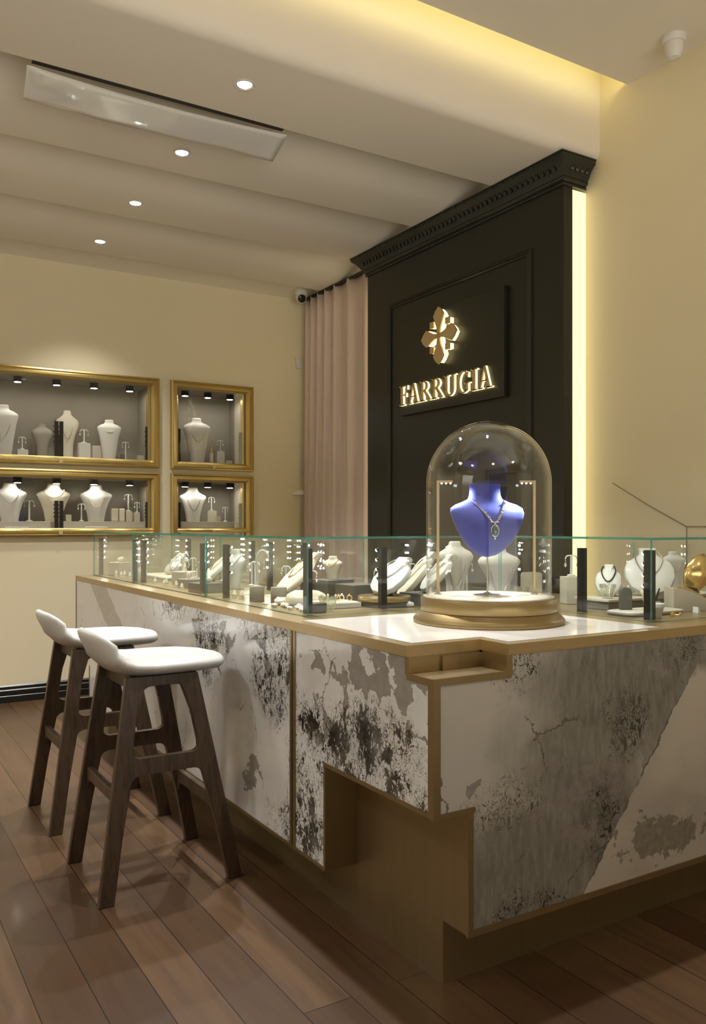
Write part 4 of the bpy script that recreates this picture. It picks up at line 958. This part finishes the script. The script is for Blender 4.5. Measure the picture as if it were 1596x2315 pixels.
niche(.63, 2.11, *NZ[1], 'wide gold-framed wall showcase, upper left of the four', 2, (xm - .016, xm + .018, 2.030))
niche(.63, 2.11, *NZ[0], 'wide gold-framed wall showcase, lower left of the four', 2, (xm - .016, xm + .018, 2.030))
niche(2.20, 2.90, *NZ[1], 'narrow gold-framed wall showcase, upper right of the four', 1, (2.28, 2.81))
niche(2.20, 2.90, *NZ[0], 'narrow gold-framed wall showcase, lower right of the four', 1, (2.28, 2.81))
ZU1 = NZ[1][0] + FR; ZU0 = NZ[0][0] + FR
def nxp(px, y=6.45): return ony(px, 1100, y).x
yn = 6.46
def nb(px, w_, h, label, kind, neck, base, m='white_sat', y=6.47): bust(nxp(px, y), y, base, w_, h, label, -.15, kind, m, neck)
nb(8, .20, .37, 'tall white bust at left of the upper left wall showcase', 'T', ('silver', .35, None), ZU1)
nb(152, .17, .37, 'slim waisted bust behind the middle bars, upper left showcase', 'S', ('silver', .30, .0035), ZU1, 'cream_leather', 6.55)
nb(247, .18, .31, 'white bust with short pearl necklace, upper left wall showcase', 'T', ('pearl', .02, .004), ZU1)
nb(95, .15, .26, 'grey shaded bust left of middle bars, upper left showcase', 'S', None, ZU1, 'niche', 6.56)
block(nxp(50, yn), yn, ZU1, .075, .06, .05, 'white low block with ring stand left in upper left showcase', 'white_sat')
earring_tree(nxp(50, yn), yn, ZU1 + .051, .09, 'small white stand on the low block, upper left showcase', 0)
block(nxp(190, yn), yn, ZU1, .085, .05, .12, 'white block under the bow earrings, upper left showcase', 'white_sat')
earring_tree(nxp(190, yn), yn, ZU1 + .121, .10, 'white stand with bow earrings on block, upper left showcase', 0, w_=.06)
block(nxp(219, 6.52), 6.52, ZU1, .08, .05, .11, 'beige tile block between earrings and pearl bust, upper showcase', 'stone')
cyl(nxp(279, yn), yn, ZU1, .022, .05, 'dark little cylinder right of the pearl bust, upper showcase', 'greydark')
earring_tree(nxp(284, 6.43), 6.43, ZU1, .14, 'slim stand with drop earrings right of the pearl bust', 0)
block(nxp(317, yn), yn, ZU1, .045, .05, .045, 'small taupe block near the right end of the upper left showcase', 'stone')
# lower left: low step then items
for (xa, xb, zz, tl) in ((.70, 2.045, ZU0, 'lower left'), (2.264, 2.836, ZU0, 'lower right')):
    t = tag(MB().box(xa + .002, 6.42, zz + .0002, xb - .002, 6.645, zz + .05, .003).obj('display_step', M['stone']), 'long low beige step inside the %s wall showcase' % tl, 'display step', 'steps in the wall showcases')
ZS = ZU0 + .0505
LBN = 'lower left showcase'
nb(22, .24, .28, 'white bust with thick chain, leftmost in the lower left showcase', 'V', ('silver', .25, .004), ZS, y=6.50)
nb(121, .24, .28, 'white bust behind the middle bars, lower left showcase', 'V', ('silver', .1, .0028), ZS, 'cream_leather', 6.50)
nb(217, .24, .28, 'white bust with long beige chain, right in the lower left showcase', 'V', ('stone', .35, .004), ZS, y=6.50)
earring_tree(nxp(66, 6.50), 6.50, ZS, .15, 'white stand with long earrings between two busts, lower left showcase', 0, w_=.07)
block(nxp(155, yn), yn, ZS, .035, .035, .05, 'little cream block right of the middle bars, lower left showcase', 'cream_leather')
earring_tree(nxp(184, 6.46), 6.46, ZS, .13, 'white stand left of the beige chain bust, lower left showcase', 0, w_=.05)
block(nxp(258, 6.5), 6.5, ZS, .055, .05, .10, 'cream block wound with a bracelet, left of the pair, lower showcase', 'cream_leather', bev=.008)
block(nxp(274, 6.5), 6.5, ZS, .045, .05, .10, 'cream block wound with a bracelet, right of the pair, lower showcase', 'cream_leather', bev=.008)
block(nxp(290, 6.53), 6.53, ZS, .05, .05, .08, 'taupe block under the tall earring stand, lower left showcase', 'stone')
earring_tree(nxp(290, 6.53), 6.53, ZS + .0805, .13, 'tall white stand with earrings on taupe block, lower left showcase', 0, w_=.06)
block(nxp(308, 6.52), 6.52, ZS, .045, .05, .07, 'taupe block at the right end of the lower left showcase', 'stone')
earring_tree(nxp(310, 6.52), 6.52, ZS + .0705, .08, 'short stand with hoop earrings, right end of lower left showcase', 0, w_=.04)
for i, (px, nm) in enumerate(((34, 'left'), (214, 'right'))):
    b = chain([(-.07, 0, .006), (-.03, .01, .007), (0, 0, .006), (.06, -.01, .006), (.09, -.012, .006)], .005)
    tag(b.obj('bracelet', M['white_sat'], loc=(nxp(px, 6.385), 6.385, ZU0 + .0003), smooth=True), 'white curved bracelet lying before the step, %s part of lower left showcase' % nm, 'bracelet', 'white bracelets in the lower showcase')
# upper right
nb(445, .22, .37, 'white bust with dark pendant in the narrow upper right showcase', 'T', ('silver', .25, None), ZU1, y=6.47)
x_ = nxp(446, 6.47)
b = chain([(x_ - .045, 6.46, ZU1 + .355), (x_ - .02, 6.455, ZU1 + .375), (x_ + .005, 6.45, ZU1 + .42), (x_ + .012, 6.452, ZU1 + .44)], .006) if False else None
cyl(nxp(478, 6.46), 6.46, ZU1, .016, .09, 'small white cylinder right of the bust, upper right showcase', 'white_sat')
ring_cone(nxp(478, 6.46), 6.46, ZU1 + .0905, .10, 'tall gold spike holder on the cylinder, upper right showcase', 'goldj')
block(nxp(497, 6.49), 6.49, ZU1, .065, .05, .11, 'white block under earrings in the upper right showcase', 'white_sat')
earring_tree(nxp(498, 6.49), 6.49, ZU1 + .1105, .09, 'small stand with drop earrings, upper right showcase', 0)
block(nxp(518, 6.40), 6.40, ZU1, .04, .04, .03, 'tiny cream block at right of the upper right showcase', 'cream_leather')
# lower right
nb(436, .22, .28, 'white bust with thin cord in the narrow lower right showcase', 'V', ('greydark', .4, None), ZS, y=6.50)
block(nxp(477, 6.5), 6.5, ZS, .08, .05, .09, 'cream block under earrings in the lower right showcase', 'cream_leather')
earring_tree(nxp(478, 6.5), 6.5, ZS + .0905, .11, 'stand with pearl earrings on cream block, lower right showcase', 0, jm='pearl')
earring_tree(nxp(509, 6.5), 6.5, ZS, .12, 'stand with round earrings at right of the lower right showcase', 0, w_=.05)
block(nxp(492, 6.46), 6.46, ZS, .04, .03, .045, 'small stone block between the two stands, lower right showcase', 'stone')

# ------------------------------------------------------------------ bar stools
def stool(x, y, label):
    t = thing('bar_stool', label, 'bar stool', (x, y, 0), 0, 'white and walnut bar stools')
    H = .735
    # plan: +x towards the counter. outer edges of the side frame
    def xo(s, z): return (-.245 + (.245 - .142) * (z / H)) if s < 0 else (.262 - (.262 - .112) * (z / H))
    def wleg(z): return .054 - .006 * z
    yk = {-1: lambda z: -.215 + .045 * z / H, 1: lambda z: .215 - .045 * z / H}
    def shear(b, s):
        for v in b.bm.verts: v.co.y += yk[s](v.co.z)
        return b
    for s in (-1, 1):
        for e_ in (-1, 1):
            pts = []
            zz = [0, .2, .36, .42, .5, .6, H]
            inner = {0: .052, .2: .053, .36: .060, .42: .064, .5: .054, .6: .053, H: .075}
            o_ = [(xo(e_, z_), z_) for z_ in zz]; i_ = [(xo(e_, z_) - e_ * inner[z_], z_) for z_ in reversed(zz)]
            b = MB().prism(o_ + i_, -.0135, .0135)
            shear(b, s).obj('leg', M['walnut'], t, bev=.003)
        # top rail with arched underside, mid rail with filleted ends
        xl, xr = xo(-1, H) + .03, xo(1, H) - .03
        a0, a1 = xo(-1, .60) + .05, xo(1, .60) - .05
        top = [(xo(-1, H) + .02, H - .0005), (xo(-1, .66) + .03, .60)] + [(a0 + .004, .59)] + arc(a0 + .055, .62, .052, .080, 180, 90, 8) + arc(a1 - .055, .62, .052, .080, 90, 0, 8) + [(a1 - .004, .59), (xo(1, .66) - .03, .60), (xo(1, H) - .02, H - .0005)]
        shear(MB().prism(top, -.0125, .0125), s).obj('seat_rail', M['walnut'], t, bev=.002)
        zl_, zu_ = .412, .460
        l0, r0 = xo(-1, zu_) + .05, xo(1, zu_) - .05; l1, r1 = xo(-1, zl_) + .05, xo(1, zl_) - .05
        mid = [(l0 - .02, zu_ + .035), (l0 + .006, zu_ + .03)] + arc(l0 + .035, zu_ + .03, .03, .028, 180, 270, 5) + arc(r0 - .035, zu_ + .03, .03, .028, 270, 360, 5) + [(r0 + .02, zu_ + .035), (r1 + .025, zl_ - .06), (r1 + .002, zl_ - .055)] + arc(r1 - .04, zl_ - .055, .042, .05, 0, 90, 6) + arc(l1 + .04, zl_ - .055, .042, .05, 90, 180, 6) + [(l1 - .025, zl_ - .06)]
        shear(MB().prism(mid, -.0125, .0125), s).obj('side_rail', M['walnut'], t, bev=.002)
    # cross rails
    for (e_, z_, hgt) in ((-1, .335, .042), (1, .27, .045)):
        xc = xo(e_, z_) - e_ * .028; ya, yb = yk[-1](z_) + .010, yk[1](z_) - .010
        pl = [(ya, z_ + hgt / 2), (yb, z_ + hgt / 2), (yb, z_ - hgt / 2 - .035)] + arc(yb - .045, z_ - hgt / 2 - .035, .035, .035, 0, 90, 5) + arc(ya + .045, z_ - hgt / 2 - .035, .035, .035, 90, 180, 5) + [(ya, z_ - hgt / 2 - .035)]
        MB().prism(pl, xc - .011, xc + .011, 'yz').obj('stretcher', M['walnut'], t, bev=.002)
    for e_ in (-1, 1):
        xc = xo(e_, H) - e_ * .035; ya, yb = yk[-1](H) + .010, yk[1](H) - .010
        MB().box(xc - .011, ya, H - .05, xc + .011, yb, H - .001).obj('cross_rail', M['walnut'], t, bev=.002)
    # seat shell: swept along x/z with rounded edges
    ctrl = [(.262, .750, .022, .010), (.250, .750, .085, .019), (.215, .750, .148, .024), (.15, .751, .190, .026), (.06, .751, .205, .027), (-.04, .751, .206, .027), (-.11, .757, .203, .027), (-.150, .772, .200, .026), (-.182, .800, .194, .024), (-.205, .832, .183, .021), (-.224, .858, .160, .017), (-.236, .876, .120, .012), (-.242, .885, .055, .007)]
    R = []; n = 28
    for i, (cx, cz_, hw, th) in enumerate(ctrl):
        a_ = ctrl[max(i - 1, 0)]; b_ = ctrl[min(i + 1, len(ctrl) - 1)]
        d = Vector((b_[0] - a_[0], 0, b_[1] - a_[1])).normalized(); nrm = Vector((-d.z, 0, d.x)); nrm = nrm if nrm.z > 0 else -nrm
        if nrm.z < .02 and nrm.x < 0: nrm = -nrm
        r = []
        for k in range(n):
            q = 2 * PI * k / n; cc, ss_ = math.cos(q), math.sin(q)
            th *= 1.0 if k else 1.22; u = hw * math.copysign(abs(cc) ** .75, cc); v = th * math.copysign(abs(ss_) ** .8, ss_)
            dish = .010 * (u / .2) ** 2 if hw > .1 else 0
            v += dish
            curl = .028 * (u / .2) ** 2 if cz_ > .80 else .0
            p = Vector((cx, 0, cz_)) + nrm * v + Vector((curl, 0, 0)); r.append((p.x, u, p.z))
        R.append(r)
    MB().rings(R).obj('seat', M['white_leather'], t, smooth=3.0)
    return t
stool(.965, 2.985, 'white seat walnut bar stool nearest the viewer')
stool(.965, 3.735, 'white seat walnut bar stool farther back, by the far wall')
